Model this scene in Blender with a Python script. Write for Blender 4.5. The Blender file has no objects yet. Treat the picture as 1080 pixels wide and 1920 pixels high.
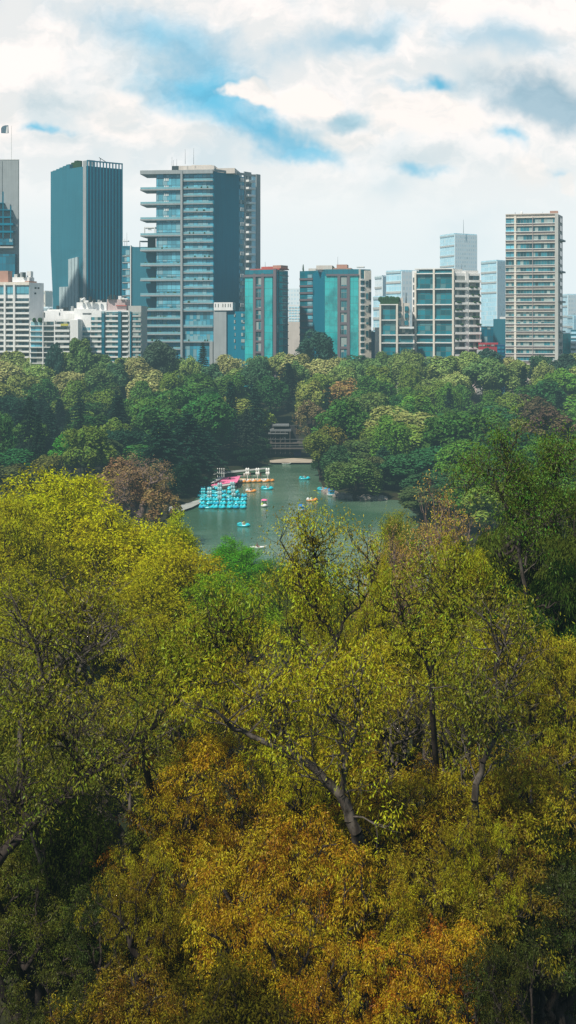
import bpy, bmesh, math, random
import numpy as np
from mathutils import Vector, noise as mnoise

# ------------------------------------------------------------------ basics
F = 2400.0          # focal length in photo pixels (photo is 1080 wide)
H = 45.0            # eye height above the lake
HY = 615.0          # horizon row in the photo
SC = bpy.context.scene
COL = SC.collection
rnd = random.Random(7)
RG = np.random.default_rng(11)

def X(px, Y): return (px - 540.0) / F * Y
def Z(py, Y): return H - (py - HY) / F * Y
def YW(py, z=0.0): return (H - z) * F / (py - HY)      # distance of a point at height z seen on row py

# ------------------------------------------------------------------ node helpers
class NT:
    def __init__(s, tree):
        s.t = tree; s.n = tree.nodes; s.l = tree.links
    def new(s, typ, **kw):
        nd = s.n.new(typ)
        for k, v in kw.items(): setattr(nd, k, v)
        return nd
    def put(s, sock, v):
        if v is None: return
        if isinstance(v, (int, float)): 
            try: sock.default_value = v
            except TypeError: sock.default_value = (v, v, v)
        elif isinstance(v, (tuple, list)):
            d = tuple(v)
            if len(sock.default_value) == 4 and len(d) == 3: d = d + (1.0,)
            sock.default_value = d
        else: s.l.new(v, sock)
    def m(s, op, a, b=None, c=None, clamp=False):
        nd = s.new('ShaderNodeMath', operation=op); nd.use_clamp = clamp
        s.put(nd.inputs[0], a); s.put(nd.inputs[1], b)
        if c is not None: s.put(nd.inputs[2], c)
        return nd.outputs[0]
    def vm(s, op, a, b=None):
        nd = s.new('ShaderNodeVectorMath', operation=op)
        s.put(nd.inputs[0], a); s.put(nd.inputs[1], b)
        return nd.outputs[0] if op not in ('LENGTH', 'DOT_PRODUCT', 'DISTANCE') else nd.outputs['Value']
    def mix(s, fac, a, b, blend='MIX'):
        nd = s.new('ShaderNodeMix', data_type='RGBA', blend_type=blend)
        s.put(nd.inputs[0], fac); s.put(nd.inputs[6], a); s.put(nd.inputs[7], b)
        return nd.outputs[2]
    def smooth(s, v, a, b, lo=0.0, hi=1.0):
        nd = s.new('ShaderNodeMapRange', interpolation_type='SMOOTHSTEP')
        s.put(nd.inputs[0], v)
        nd.inputs[1].default_value = a; nd.inputs[2].default_value = b
        nd.inputs[3].default_value = lo; nd.inputs[4].default_value = hi
        return nd.outputs[0]
    def lin(s, v, a, b, lo=0.0, hi=1.0):
        nd = s.new('ShaderNodeMapRange')
        s.put(nd.inputs[0], v)
        nd.inputs[1].default_value = a; nd.inputs[2].default_value = b
        nd.inputs[3].default_value = lo; nd.inputs[4].default_value = hi
        return nd.outputs[0]
    def noise(s, vec, scale, detail=3, rough=0.5, out=0):
        nd = s.new('ShaderNodeTexNoise'); s.put(nd.inputs['Vector'], vec)
        nd.inputs['Scale'].default_value = scale; nd.inputs['Detail'].default_value = detail
        nd.inputs['Roughness'].default_value = rough
        return nd.outputs[out]
    def xyz(s, a, b, c=0.0):
        nd = s.new('ShaderNodeCombineXYZ'); s.put(nd.inputs[0], a); s.put(nd.inputs[1], b); s.put(nd.inputs[2], c)
        return nd.outputs[0]
    def sep(s, v):
        nd = s.new('ShaderNodeSeparateXYZ'); s.put(nd.inputs[0], v); return nd.outputs

def newmat(name):
    m = bpy.data.materials.new(name); m.use_nodes = True
    t = NT(m.node_tree); t.n.clear()
    out = t.new('ShaderNodeOutputMaterial')
    return m, t, out

def principled(t, out, color, rough=0.6, spec=0.5, metal=0.0, bump=None, bstr=0.3, bdist=0.05):
    p = t.new('ShaderNodeBsdfPrincipled')
    t.put(p.inputs['Base Color'], color); t.put(p.inputs['Roughness'], rough)
    p.inputs['Specular IOR Level'].default_value = spec; t.put(p.inputs['Metallic'], metal)
    if bump is not None:
        b = t.new('ShaderNodeBump'); b.inputs['Strength'].default_value = bstr; b.inputs['Distance'].default_value = bdist
        t.put(b.inputs['Height'], bump); t.l.new(b.outputs[0], p.inputs['Normal'])
    t.l.new(p.outputs[0], out.inputs[0])
    return p

def wall(name, c, rough=0.75, amt=0.25, scale=0.25, spec=0.3, streak=True):
    m, t, out = newmat(name)
    g = t.new('ShaderNodeTexCoord').outputs['Object']
    n1 = t.noise(g, scale, 5, 0.6)
    st = t.noise(t.vm('MULTIPLY', g, (1.2, 1.2, 0.05)), 1.0, 3, 0.6) if streak else n1
    k = t.m('ADD', t.m('MULTIPLY', n1, 0.5), t.m('MULTIPLY', st, 0.5))
    f = t.lin(k, 0.3, 0.7, 1.0 - amt, 1.0 + amt * 0.5)
    colr = t.vm('MULTIPLY', c, t.xyz(f, f, f))
    principled(t, out, colr, rough, spec)
    return m

def glass(name, c, pw=1.5, ph=3.4, var=0.5, line=(0.02, 0.05, 0.06), lw=0.06, curtain=0.12, ccol=(0.35, 0.45, 0.45), rough=0.08, spec=0.6, patch=0.0):
    """Facade glazing: panes on the UV grid (metres), each pane a little different, thin frames between, some blinds."""
    m, t, out = newmat(name)
    uv = t.new('ShaderNodeUVMap').outputs[0]
    sx, sy, _ = t.sep(uv)
    a, b = t.m('DIVIDE', sx, pw), t.m('DIVIDE', sy, ph)
    ia, ib = t.m('FLOOR', a), t.m('FLOOR', b)
    wn = t.new('ShaderNodeTexWhiteNoise', noise_dimensions='2D'); t.put(wn.inputs['Vector'], t.xyz(ia, ib))
    w2 = t.new('ShaderNodeTexWhiteNoise', noise_dimensions='2D'); t.put(w2.inputs['Vector'], t.xyz(t.m('ADD', ia, 17.3), t.m('ADD', ib, 5.1)))
    f = t.lin(wn.outputs[0], 0, 1, 1.0 - var, 1.0 + var)
    col = t.vm('MULTIPLY', c, t.xyz(f, f, f))
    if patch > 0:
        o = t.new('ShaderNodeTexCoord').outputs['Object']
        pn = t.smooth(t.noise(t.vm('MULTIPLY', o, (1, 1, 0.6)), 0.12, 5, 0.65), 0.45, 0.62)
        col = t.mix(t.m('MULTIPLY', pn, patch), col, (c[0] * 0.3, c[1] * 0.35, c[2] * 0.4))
    cm = t.m('GREATER_THAN', w2.outputs[0], 1.0 - curtain)
    col = t.mix(t.m('MULTIPLY', cm, 0.7), col, ccol)
    fa, fb = t.m('FRACT', a), t.m('FRACT', b)
    la = t.m('LESS_THAN', fa, lw / pw); lb = t.m('LESS_THAN', fb, lw * 1.6 / ph)
    ln = t.m('MAXIMUM', la, lb)
    col = t.mix(ln, col, line)
    rr = t.mix(ln, (rough,) * 3, (0.6,) * 3)
    p = principled(t, out, col, rough, spec)
    t.l.new(rr, p.inputs['Roughness'])
    return m

# ------------------------------------------------------------------ object helpers
def tag(o, label=None, cat=None, group=None, kind=None):
    if label: o['label'] = label
    if cat: o['category'] = cat
    if group: o['group'] = group
    if kind: o['kind'] = kind
    return o

def empty(name, loc, rz=0.0, label=None, cat=None, group=None):
    o = bpy.data.objects.new(name, None); COL.objects.link(o)
    o.location = loc; o.rotation_euler = (0, 0, rz)
    o.empty_display_size = 0.5
    return tag(o, label, cat, group)

def link_mesh(name, me, mat, parent=None, world=True):
    o = bpy.data.objects.new(name, me); COL.objects.link(o)
    if mat is not None and len(me.materials) == 0: me.materials.append(mat)
    if parent is not None: o.parent = parent
    return o

def np_mesh(name, verts, faces, attrs=None, smooth=False):
    """verts (N,3); faces: array (M,4) or (M,3)"""
    me = bpy.data.meshes.new(name)
    verts = np.asarray(verts, dtype=np.float32); faces = np.asarray(faces, dtype=np.int32)
    me.vertices.add(len(verts)); me.vertices.foreach_set('co', verts.ravel())
    k = faces.shape[1]
    me.loops.add(faces.size); me.loops.foreach_set('vertex_index', faces.ravel())
    me.polygons.add(len(faces))
    me.polygons.foreach_set('loop_start', np.arange(0, faces.size, k, dtype=np.int32))
    if smooth: me.polygons.foreach_set('use_smooth', np.ones(len(faces), dtype=bool))
    me.update(calc_edges=True)
    for nme, arr in (attrs or {}).items():
        at = me.attributes.new(nme, 'FLOAT', 'FACE'); at.data.foreach_set('value', np.asarray(arr, dtype=np.float32))
    return me

class MB:
    """Mesh builder: quads / polys with UVs, in world metres; build() recentres on the parent."""
    def __init__(s): s.v = []; s.f = []; s.uv = []
    def quad(s, pts, uvs=None):
        b = len(s.v); s.v += [tuple(p) for p in pts]; s.f.append(tuple(range(b, b + len(pts))))
        s.uv.append(uvs if uvs else [(p[0], p[2]) for p in pts])
    def hexa(s, P, S):
        """P: 8 points (bottom 4 ccw, top 4), S: their (s,d,z) for uvs"""
        fs = [((0, 1, 5, 4), 0), ((1, 2, 6, 5), 1), ((2, 3, 7, 6), 0), ((3, 0, 4, 7), 1), ((4, 5, 6, 7), 2), ((3, 2, 1, 0), 2)]
        for idx, k in fs:
            uv = [((S[i][0], S[i][2]), (S[i][1], S[i][2]), (S[i][0], S[i][1]))[k] for i in idx]
            s.quad([P[i] for i in idx], uv)
    def box(s, x0, x1, y0, y1, z0, z1):
        P = [(x0, y0, z0), (x1, y0, z0), (x1, y1, z0), (x0, y1, z0), (x0, y0, z1), (x1, y0, z1), (x1, y1, z1), (x0, y1, z1)]
        s.hexa(P, P)
    def bar(s, a, b, r, r2=None, k=6):
        a, b = Vector(a), Vector(b); r2 = r if r2 is None else r2
        d = (b - a).normalized(); u = d.orthogonal().normalized(); w = d.cross(u)
        A = [a + (u * math.cos(2 * math.pi * i / k) + w * math.sin(2 * math.pi * i / k)) * r for i in range(k)]
        B = [b + (u * math.cos(2 * math.pi * i / k) + w * math.sin(2 * math.pi * i / k)) * r2 for i in range(k)]
        for i in range(k):
            j = (i + 1) % k
            s.quad([A[i], A[j], B[j], B[i]])
        s.quad(A[::-1]); s.quad(B)
    def ball(s, c, rx, ry, rz, nu=8, nv=5):
        def P(i, j):
            th = math.pi * j / nv; ph = 2 * math.pi * i / nu
            return (c[0] + rx * math.sin(th) * math.cos(ph), c[1] + ry * math.sin(th) * math.sin(ph), c[2] + rz * math.cos(th))
        for j in range(nv):
            for i in range(nu):
                if j == 0: s.quad([P(0, 0), P(i, 1), P(i + 1, 1)])
                elif j == nv - 1: s.quad([P(i, j), P(0, nv), P(i + 1, j)])
                else: s.quad([P(i, j), P(i, j + 1), P(i + 1, j + 1), P(i + 1, j)])
    def prism(s, plan, z0, z1, bottom=None, cap=True):
        bt = bottom or plan; n = len(plan); acc = 0.0
        for i in range(n):
            j = (i + 1) % n
            L = math.hypot(plan[j][0] - plan[i][0], plan[j][1] - plan[i][1])
            s.quad([(bt[i][0], bt[i][1], z0), (bt[j][0], bt[j][1], z0), (plan[j][0], plan[j][1], z1), (plan[i][0], plan[i][1], z1)],
                   [(acc, z0), (acc + L, z0), (acc + L, z1), (acc, z1)])
            acc += L
        if cap:
            s.quad([(p[0], p[1], z1) for p in plan], [(p[0], p[1]) for p in plan])
    def build(s, name, mat, parent=None, smooth=False, label=None):
        me = bpy.data.meshes.new(name)
        off = (0, 0, 0)
        if parent is not None:
            p = parent; off = Vector((0, 0, 0))
            while p is not None:
                off += p.location; p = p.parent
        me.from_pydata([(v[0] - off[0], v[1] - off[1], v[2] - off[2]) for v in s.v], [], s.f)
        uvl = me.uv_layers.new(name='UVMap')
        flat = [c for f in s.uv for u in f for c in u]
        uvl.data.foreach_set('uv', flat)
        if smooth: me.polygons.foreach_set('use_smooth', [True] * len(me.polygons))
        me.update()
        o = link_mesh(name, me, mat, parent)
        if label: o['label'] = label
        return o

# ------------------------------------------------------------------ camera
cam = bpy.data.objects.new('camera', bpy.data.cameras.new('camera')); COL.objects.link(cam)
cam.location = (0, 0, H); cam.rotation_euler = (math.radians(90), 0, 0)
cam.data.sensor_width = 36; cam.data.lens = F / 1920 * 36; cam.data.shift_y = -(960 - HY) / 1920
cam.data.clip_start = 0.5; cam.data.clip_end = 20000
SC.camera = cam
SC.view_settings.view_transform = 'Standard'; SC.view_settings.look = 'None'
SC.view_settings.exposure = 0; SC.view_settings.gamma = 1
SC.cycles.max_bounces = 5; SC.cycles.diffuse_bounces = 3; SC.cycles.glossy_bounces = 2
SC.cycles.transmission_bounces = 4; SC.cycles.volume_bounces = 0; SC.cycles.transparent_max_bounces = 4
SC.cycles.use_adaptive_sampling = True; SC.cycles.adaptive_threshold = 0.02
SC.cycles.caustics_reflective = False; SC.cycles.caustics_refractive = False
SC.cycles.sample_clamp_indirect = 4
SC.cycles.use_denoising = True
SC.render.film_transparent = False

# ------------------------------------------------------------------ sun and sky
SUN_EL, SUN_AZ = 52.0, 217.0      # azimuth clockwise from +Y: the sun stands behind the viewer, to the left
sl = bpy.data.lights.new('sun', 'SUN'); sl.energy = 5.0; sl.angle = math.radians(2.5); sl.color = (1.0, 0.93, 0.82)
sun = bpy.data.objects.new('sun', sl); COL.objects.link(sun)
az, el = math.radians(SUN_AZ), math.radians(SUN_EL)
sd = Vector((math.sin(az) * math.cos(el), math.cos(az) * math.cos(el), math.sin(el)))
sun.rotation_euler = sd.to_track_quat('Z', 'Y').to_euler(); sun.location = sd * 200

W = bpy.data.worlds.new('World'); SC.world = W; W.use_nodes = True
t = NT(W.node_tree); t.n.clear()
wout = t.new('ShaderNodeOutputWorld'); bg = t.new('ShaderNodeBackground'); t.l.new(bg.outputs[0], wout.inputs[0])
SB = 0.1
bg.inputs[1].default_value = SB
sky = t.new('ShaderNodeTexSky', sky_type='NISHITA'); sky.sun_disc = False
sky.sun_elevation = el; sky.sun_rotation = az; sky.altitude = 2200; sky.air_density = 1.0; sky.dust_density = 1.0; sky.ozone_density = 2.0
dirv = t.new('ShaderNodeTexCoord').outputs['Generated']
dx, dy, dz = t.sep(dirv)
ady = t.m('MAXIMUM', t.m('ABSOLUTE', dy), 0.08)
u = t.m('DIVIDE', dx, ady); v = t.m('DIVIDE', dz, ady)
P0 = t.xyz(u, v, t.m('MULTIPLY', dy, 0.3))
# warp the cloud edges
w1 = t.noise(P0, 9.0, 5, 0.6, out=1); wv = t.vm('SUBTRACT', w1, (0.5, 0.5, 0.5))
PW = t.vm('ADD', P0, t.vm('MULTIPLY', wv, (0.13, 0.07, 0.0)))
wu, wvv, _ = t.sep(PW)
fine = t.noise(P0, 30.0, 5, 0.6)
def blob(px, py, rx, ry, rot=0.0, soft=0.5):
    cu, cv = (px - 540) / F, (HY - py) / F
    a = math.radians(rot)
    du, dv = t.m('SUBTRACT', wu, cu), t.m('SUBTRACT', wvv, cv)
    p = t.m('ADD', t.m('MULTIPLY', du, math.cos(a)), t.m('MULTIPLY', dv, math.sin(a)))
    q = t.m('SUBTRACT', t.m('MULTIPLY', dv, math.cos(a)), t.m('MULTIPLY', du, math.sin(a)))
    p = t.m('DIVIDE', p, rx / F); q = t.m('DIVIDE', q, ry / F)
    d = t.m('SQRT', t.m('ADD', t.m('MULTIPLY', p, p), t.m('MULTIPLY', q, q)))
    d = t.m('ADD', d, t.m('MULTIPLY', t.m('SUBTRACT', fine, 0.5), 1.1))
    return t.smooth(d, 1.0 + soft * 0.4, 1.0 - soft)
def C(r, g, b): # sRGB 0..255 display -> linear / SB
    f = lambda c: (c / 255 / 12.92 if c / 255 <= 0.04045 else ((c / 255 + 0.055) / 1.055) ** 2.4) / SB
    return (f(r), f(g), f(b))
hor = t.smooth(v, 0.02, 0.17)
white = t.mix(hor, C(236, 241, 242), C(255, 248, 244))
big = t.noise(P0, 6.5, 4, 0.55)
grey = t.mix(t.smooth(big, 0.48, 0.68), white, C(220, 231, 236))
cl = t.mix(t.smooth(v, 0.01, 0.09), white, grey)
blue = t.mix(0.8, t.vm('MULTIPLY', sky.outputs[0], (0.35, 1.0, 1.15)), C(86, 194, 228))
def layer(base, m, col, k=1.0): return t.mix(t.m('MULTIPLY', m, k, clamp=True), base, col)
# grey-blue cloud undersides
for a in ((1010, 190, 150, 60, -8, 0.7, 0.85, (140, 178, 198)), (130, 190, 75, 60, 0, 0.8, 0.55, (175, 203, 214)), (655, 212, 60, 30, 10, 0.8, 0.75, (158, 198, 216)),
          (560, 255, 75, 28, -25, 0.8, 0.5, (170, 205, 218)), (760, 300, 130, 28, 0, 0.9, 0.35, (190, 210, 218)), (250, 150, 70, 30, 0, 0.9, 0.3, (190, 212, 220))):
    cl = layer(cl, blob(a[0], a[1], a[2], a[3], a[4], a[5]), C(*a[7]), a[6])
# openings to the blue
for a in ((400, 168, 140, 60, -14, 0.9, 0.9), (475, 228, 125, 44, -26, 1.1, 0.88), (550, 278, 80, 24, -26, 1.0, 0.7), (915, 262, 46, 20, -12, 1.1, 0.8), (103, 224, 30, 12, 0, 1.1, 0.85), (238, 222, 26, 10, 0, 1.1, 0.3),
          (763, 326, 52, 14, 0, 1.1, 0.7), (790, 150, 50, 20, 0, 1.0, 0.95), (1040, 318, 40, 12, 0, 1.1, 0.45), (330, 70, 210, 50, -16, 1.1, 0.7), (690, 60, 150, 34, 14, 1.1, 0.6), (960, 70, 120, 40, -10, 1.2, 0.5)):
    cl = layer(cl, blob(*a[:6]), blue, a[6])
# bright puffs in front
for a in ((500, 175, 48, 27, 0, 0.3, 1.0), (590, 185, 60, 30, 10, 0.35, 1.0), (770, 215, 125, 50, -10, 0.4, 0.95), (640, 262, 70, 22, 0, 0.6, 0.9), (985, 312, 62, 34, 0, 0.55, 0.95),
          (1068, 338, 26, 22, 0, 0.5, 0.95), (30, 210, 45, 75, 0, 0.6, 0.8), (210, 220, 80, 35, -20, 0.7, 0.8), (330, 245, 70, 35, -10, 0.7, 0.6), (235, 175, 50, 25, 0, 0.7, 0.7)):
    cl = layer(cl, blob(*a[:6]), C(255, 246, 240), a[6])
cl = layer(cl, blob(655, 212, 44, 22, 10, 0.8), C(165, 203, 218), 0.7)
PS = t.vm('MULTIPLY', PW, (1.0, 1.7, 1.0))
n_a = t.noise(PS, 11.0, 8, 0.58); n_b = t.noise(t.vm('ADD', PS, (-0.010, 0.026, 0.0)), 11.0, 8, 0.58)
rel = t.lin(t.m('SUBTRACT', n_a, n_b), -0.07, 0.07)
fade = t.smooth(v, 0.07, 0.16)
lit = t.mix(rel, (0.87, 0.915, 0.94), (1.10, 1.07, 1.06))
cl = t.mix(fade, t.vm('MULTIPLY', cl, (1.03, 1.03, 1.03)), t.vm('MULTIPLY', cl, lit))
# the rest of the sky: broken cloud under the same Nishita sky
gen = t.smooth(t.noise(dirv, 2.6, 6, 0.6), 0.42, 0.6)
rest = t.mix(gen, t.vm('MULTIPLY', sky.outputs[0], (0.8, 1.0, 1.0)), C(138, 148, 156))
front = t.smooth(dy, 0.25, 0.7)
low = t.smooth(t.m('ABSOLUTE', v), 0.75, 0.35)
final = t.mix(t.m('MULTIPLY', front, low), rest, cl)
final = t.mix(t.smooth(dz, -0.02, -0.12), final, C(90, 110, 90))
t.l.new(final, bg.inputs[0])

# ------------------------------------------------------------------ terrain, lake
LAKE_PX = [(512, 868), (470, 882), (440, 889), (398, 897), (376, 925), (362, 940), (318, 962), (330, 1000), (280, 1060), (240, 1120), (800, 1120), (812, 1040), (778, 1000), (790, 972), (768, 955), (752, 938),
           (700, 936), (655, 937), (628, 930), (606, 915), (598, 893), (592, 868), (550, 864)]
LAKE = [(X(p, YW(q)), YW(q)) for p, q in LAKE_PX]
LP = np.array(LAKE)
def lake_sd(x, y):
    x = np.asarray(x, float); y = np.asarray(y, float)
    d = np.full(x.shape, 1e9); inside = np.zeros(x.shape, bool)
    n = len(LP)
    for i in range(n):
        ax, ay = LP[i]; bx, by = LP[(i + 1) % n]
        ex, ey = bx - ax, by - ay
        tt = np.clip(((x - ax) * ex + (y - ay) * ey) / (ex * ex + ey * ey), 0, 1)
        d = np.minimum(d, np.hypot(x - ax - tt * ex, y - ay - tt * ey))
        c = ((ay > y) != (by > y)) & (x < (bx - ax) * (y - ay) / (by - ay + 1e-12) + ax)
        inside ^= c
    return np.where(inside, -d, d)
def ground(x, y):
    x = np.asarray(x, float); y = np.asarray(y, float)
    base = np.clip(235 - y, 0, 330) * 0.095
    s = np.clip((y - 440) / 115, 0, 1); base = base + 15.5 * s * s * (3 - 2 * s)
    sd_ = lake_sd(x, y)
    bank = np.clip(sd_ * 0.22, -2.5, 1.0)
    wob = 0.35 * np.sin(x * 0.07 + 1) * np.cos(y * 0.05) * np.clip(sd_ / 20, 0, 1)
    return np.where(sd_ < 0, np.minimum(bank, -0.02), base * np.clip(sd_ / 25, 0, 1) + bank + wob)

xs = np.concatenate([np.linspace(-6000, -260, 24), np.linspace(-250, 250, 170), np.linspace(260, 6000, 24)])
ys = np.concatenate([np.linspace(-80, 200, 60), np.linspace(202, 450, 150), np.linspace(455, 900, 60), np.linspace(950, 14000, 24)])
gx, gy = np.meshgrid(xs, ys); gz = ground(gx, gy)
vv = np.stack([gx.ravel(), gy.ravel(), gz.ravel()], 1)
nx, ny = len(xs), len(ys)
ii, jj = np.meshgrid(np.arange(nx - 1), np.arange(ny - 1)); i0 = (jj * nx + ii).ravel()
ff = np.stack([i0, i0 + 1, i0 + nx + 1, i0 + nx], 1)
m, t, out = newmat('ground_soil')
o_ = t.new('ShaderNodeTexCoord').outputs['Object']
a = t.mix(t.smooth(t.noise(o_, 0.15, 5, 0.6), 0.4, 0.6), (0.016, 0.024, 0.008), (0.035, 0.033, 0.016))
a = t.mix(t.smooth(t.noise(o_, 1.3, 4, 0.6), 0.5, 0.7), a, (0.015, 0.02, 0.008))
principled(t, out, a, 0.95, 0.1)
M_ground = m
tag(link_mesh('ground', np_mesh('ground', vv, ff, smooth=True), m), kind='structure')

m, t, out = newmat('lake_water')
o_ = t.new('ShaderNodeTexCoord').outputs['Object']
sc1 = t.vm('MULTIPLY', o_, (0.35, 1.0, 1.0))
h = t.m('ADD', t.m('MULTIPLY', t.noise(sc1, 0.9, 4, 0.6), 0.7), t.m('MULTIPLY', t.noise(sc1, 0.18, 3, 0.5), 1.0))
depth = t.smooth(t.noise(o_, 0.018, 4, 0.6), 0.4, 0.62)
wc = t.mix(depth, (0.055, 0.13, 0.075), (0.11, 0.19, 0.12))
p = principled(t, out, wc, t.lin(t.noise(t.vm('MULTIPLY', o_, (0.4, 1, 1)), 0.04, 3, 0.6), 0.35, 0.65, 0.08, 0.2), 0.5, bump=h, bstr=0.6, bdist=0.16)
p.inputs['IOR'].default_value = 1.33
mb = MB(); mb.quad([(-150, 150, 0), (250, 150, 0), (250, 460, 0), (-150, 460, 0)])
tag(mb.build('lake_water', m), kind='structure')

def sheet(name, pts, mat, z=None, lift=0.06, kind='structure', sub=1):
    """flat patch lying on the ground, given as photo positions on the ground"""
    mb = MB()
    w = [(X(p, YW(q, 0.8)), YW(q, 0.8)) for p, q in pts]
    mb.quad([(x, y, (float(ground(x, y)) + lift) if z is None else z) for x, y in w])
    return tag(mb.build(name, mat), kind=kind)
M_sand = wall('sand', (0.42, 0.36, 0.28), 0.9, 0.2, 0.3, 0.1, False)
M_clay = wall('clay_soil', (0.42, 0.25, 0.12), 0.9, 0.25, 0.4, 0.1, False)
M_path = wall('path_concrete', (0.36, 0.37, 0.34), 0.85, 0.2, 0.4, 0.2, False)
sheet('sand_beach', [(506, 866.5), (595, 866.5), (598, 848), (520, 850), (505, 858)], M_sand, z=0.62)
sheet('clay_bank', [(512, 853), (545, 853), (548, 846), (514, 846)], M_clay, z=0.8)
sheet('shore_path', [(316, 957), (330, 959), (360, 949), (376, 941), (376, 934), (345, 943), (318, 948)], M_path, z=0.55)
sheet('dock_path', [(400, 893), (440, 889), (500, 882), (498, 880), (440, 885), (402, 889)], M_path, z=1.3)

# haze: a thin layer of city air over the valley, glowing in place of scattered light
m, t, out = newmat('haze_air')
va = t.new('ShaderNodeVolumeAbsorption'); em = t.new('ShaderNodeEmission')
SIG = 0.00015
va.inputs['Color'].default_value = (0, 0, 0, 1); va.inputs['Density'].default_value = SIG
em.inputs[0].default_value = (0.52, 0.84, 0.93, 1); em.inputs[1].default_value = SIG * 1.0
ad = t.new('ShaderNodeAddShader'); t.l.new(va.outputs[0], ad.inputs[0]); t.l.new(em.outputs[0], ad.inputs[1])
t.l.new(ad.outputs[0], out.inputs['Volume'])
mb = MB(); mb.box(-1500, 1500, -70, 1480, -6, 180)
tag(mb.build('haze', m), 'thin pale haze lying over the park and the city', 'haze', kind='stuff')

# ------------------------------------------------------------------ city
G0 = 6.0    # base level of the buildings (ground around them is at 10-11 m)
class Face:
    """a wall between two plan points; positions along it are found from photo columns"""
    def __init__(s, P, Q):
        s.P = Vector(P); s.Q = Vector(Q); d = s.Q - s.P; s.L = d.length; s.t = d / s.L
        n = Vector((s.t.y, -s.t.x)); 
        if n.dot(s.P + s.Q) > 0: n = -n      # towards the viewer
        s.n = n
    def s(s_, px):
        k = (px - 540.0) / F
        den = s_.t.x - k * s_.t.y
        return (k * s_.P.y - s_.P.x) / den
    def z(s_, py, px=None):
        sv = s_.s(px) if px is not None else s_.L / 2
        return Z(py, s_.P.y + s_.t.y * sv)
    def pt(s_, sv, d, z):
        p = s_.P + s_.t * sv + s_.n * d
        return (p.x, p.y, z)
    def sbox(s_, mb, s0, s1, z0, z1, d0, d1):
        c = [(s0, d1, z0), (s1, d1, z0), (s1, d0, z0), (s0, d0, z0), (s0, d1, z1), (s1, d1, z1), (s1, d0, z1), (s0, d0, z1)]
        mb.hexa([s_.pt(*q) for q in c], c)
    def box(s_, mb, p0, p1, z0, z1, d0, d1): s_.sbox(mb, s_.s(p0), s_.s(p1), z0, z1, d0, d1)
def C2(px, Y): return (X(px, Y), Y)
def part(name, mat, root, fn, label=None):
    mb = MB(); fn(mb); return mb.build(name, mat, root, label=label)
def building(name, label, px, Y, cat='building', group=None):
    return empty(name, (X(px, Y), Y, G0), 0, label, cat, group)
def depth_plan(front, dep):
    """front: plan points left to right; close the plan behind them"""
    a, b = Vector(front[0]), Vector(front[-1])
    return list(front) + [(b.x + b.x / b.y * dep, b.y + dep), (a.x + a.x / a.y * dep, a.y + dep)]

M = {}
M['conc'] = wall('grey_concrete', (0.32, 0.35, 0.355), 0.8, 0.2)
M['conc_l'] = wall('light_concrete', (0.50, 0.50, 0.47), 0.8, 0.2)
M['white'] = wall('white_render', (0.76, 0.76, 0.745), 0.75, 0.14)
M['white2'] = wall('white_slab', (0.74, 0.74, 0.72), 0.7, 0.12)
M['cream'] = wall('cream_stone', (0.72, 0.66, 0.57), 0.8, 0.2)
M['beige'] = wall('beige_stone', (0.62, 0.56, 0.50), 0.8, 0.2)
M['mauve'] = wall('mauve_stone', (0.46, 0.37, 0.36), 0.8, 0.2)
M['brown'] = wall('brown_granite', (0.15, 0.125, 0.14), 0.4, 0.15, spec=0.5)
M['teal'] = wall('dark_teal_cladding', (0.0, 0.18, 0.27), 0.5, 0.18, 0.05, 0.12)
M['slate'] = wall('slate_blue_cladding', (0.03, 0.17, 0.23), 0.5, 0.16, 0.05, 0.15)
M['blueglass'] = wall('navy_cladding', (0.01, 0.08, 0.17), 0.4, 0.12, 0.05, 0.2)
M['louver'] = wall('pale_metal_panel', (0.42, 0.52, 0.54), 0.5, 0.2, 0.6)
M['red'] = wall('red_roofing', (0.42, 0.10, 0.08), 0.8, 0.2)
M['clay'] = wall('terracotta', (0.42, 0.24, 0.18), 0.8, 0.2)
M['dark'] = wall('dark_metal', (0.03, 0.045, 0.05), 0.5, 0.1)
M['g_big'] = glass('balcony_tower_glass', (0.04, 0.27, 0.38), 1.6, 3.5, 0.55, (0.03, 0.10, 0.13), 0.10, 0.22, (0.25, 0.40, 0.42))
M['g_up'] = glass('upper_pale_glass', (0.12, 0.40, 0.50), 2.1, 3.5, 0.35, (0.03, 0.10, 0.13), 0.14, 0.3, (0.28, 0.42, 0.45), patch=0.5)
M['g_teal'] = glass('dark_teal_glass', (0.002, 0.13, 0.20), 1.5, 3.4, 0.35, (0.015, 0.05, 0.06), 0.1, 0.05)
M['g_rib'] = glass('ribbed_teal_glass', (0.002, 0.17, 0.28), 1.25, 32.0, 0.22, (0.03, 0.14, 0.17), 0.25, 0.0, rough=0.4, spec=0.15)
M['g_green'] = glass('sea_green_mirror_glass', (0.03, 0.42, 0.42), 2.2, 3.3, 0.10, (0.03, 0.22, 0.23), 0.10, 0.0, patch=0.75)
M['g_dgreen'] = glass('deep_green_glass', (0.001, 0.14, 0.19), 2.4, 3.3, 0.2, (0.012, 0.07, 0.08), 0.1, 0.03)
M['g_win'] = glass('apartment_glass', (0.02, 0.13, 0.16), 1.25, 3.4, 0.7, (0.25, 0.27, 0.26), 0.09, 0.28, (0.42, 0.46, 0.42))
M['g_win2'] = glass('dark_window_glass', (0.022, 0.055, 0.07), 1.4, 3.3, 0.7, (0.12, 0.13, 0.13), 0.1, 0.2, (0.35, 0.36, 0.33))
M['g_lake'] = glass('large_pane_glass', (0.005, 0.15, 0.19), 2.3, 2.3, 0.45, (0.05, 0.10, 0.10), 0.12, 0.16, (0.12, 0.24, 0.25))
M['g_pale'] = glass('pale_tower_glass', (0.40, 0.68, 0.80), 3.0, 4.0, 0.12, (0.55, 0.72, 0.78), 0.35, 0.05, (0.6, 0.72, 0.75), rough=0.15)  # pale for the far towers: distance haze put into the base colour
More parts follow.
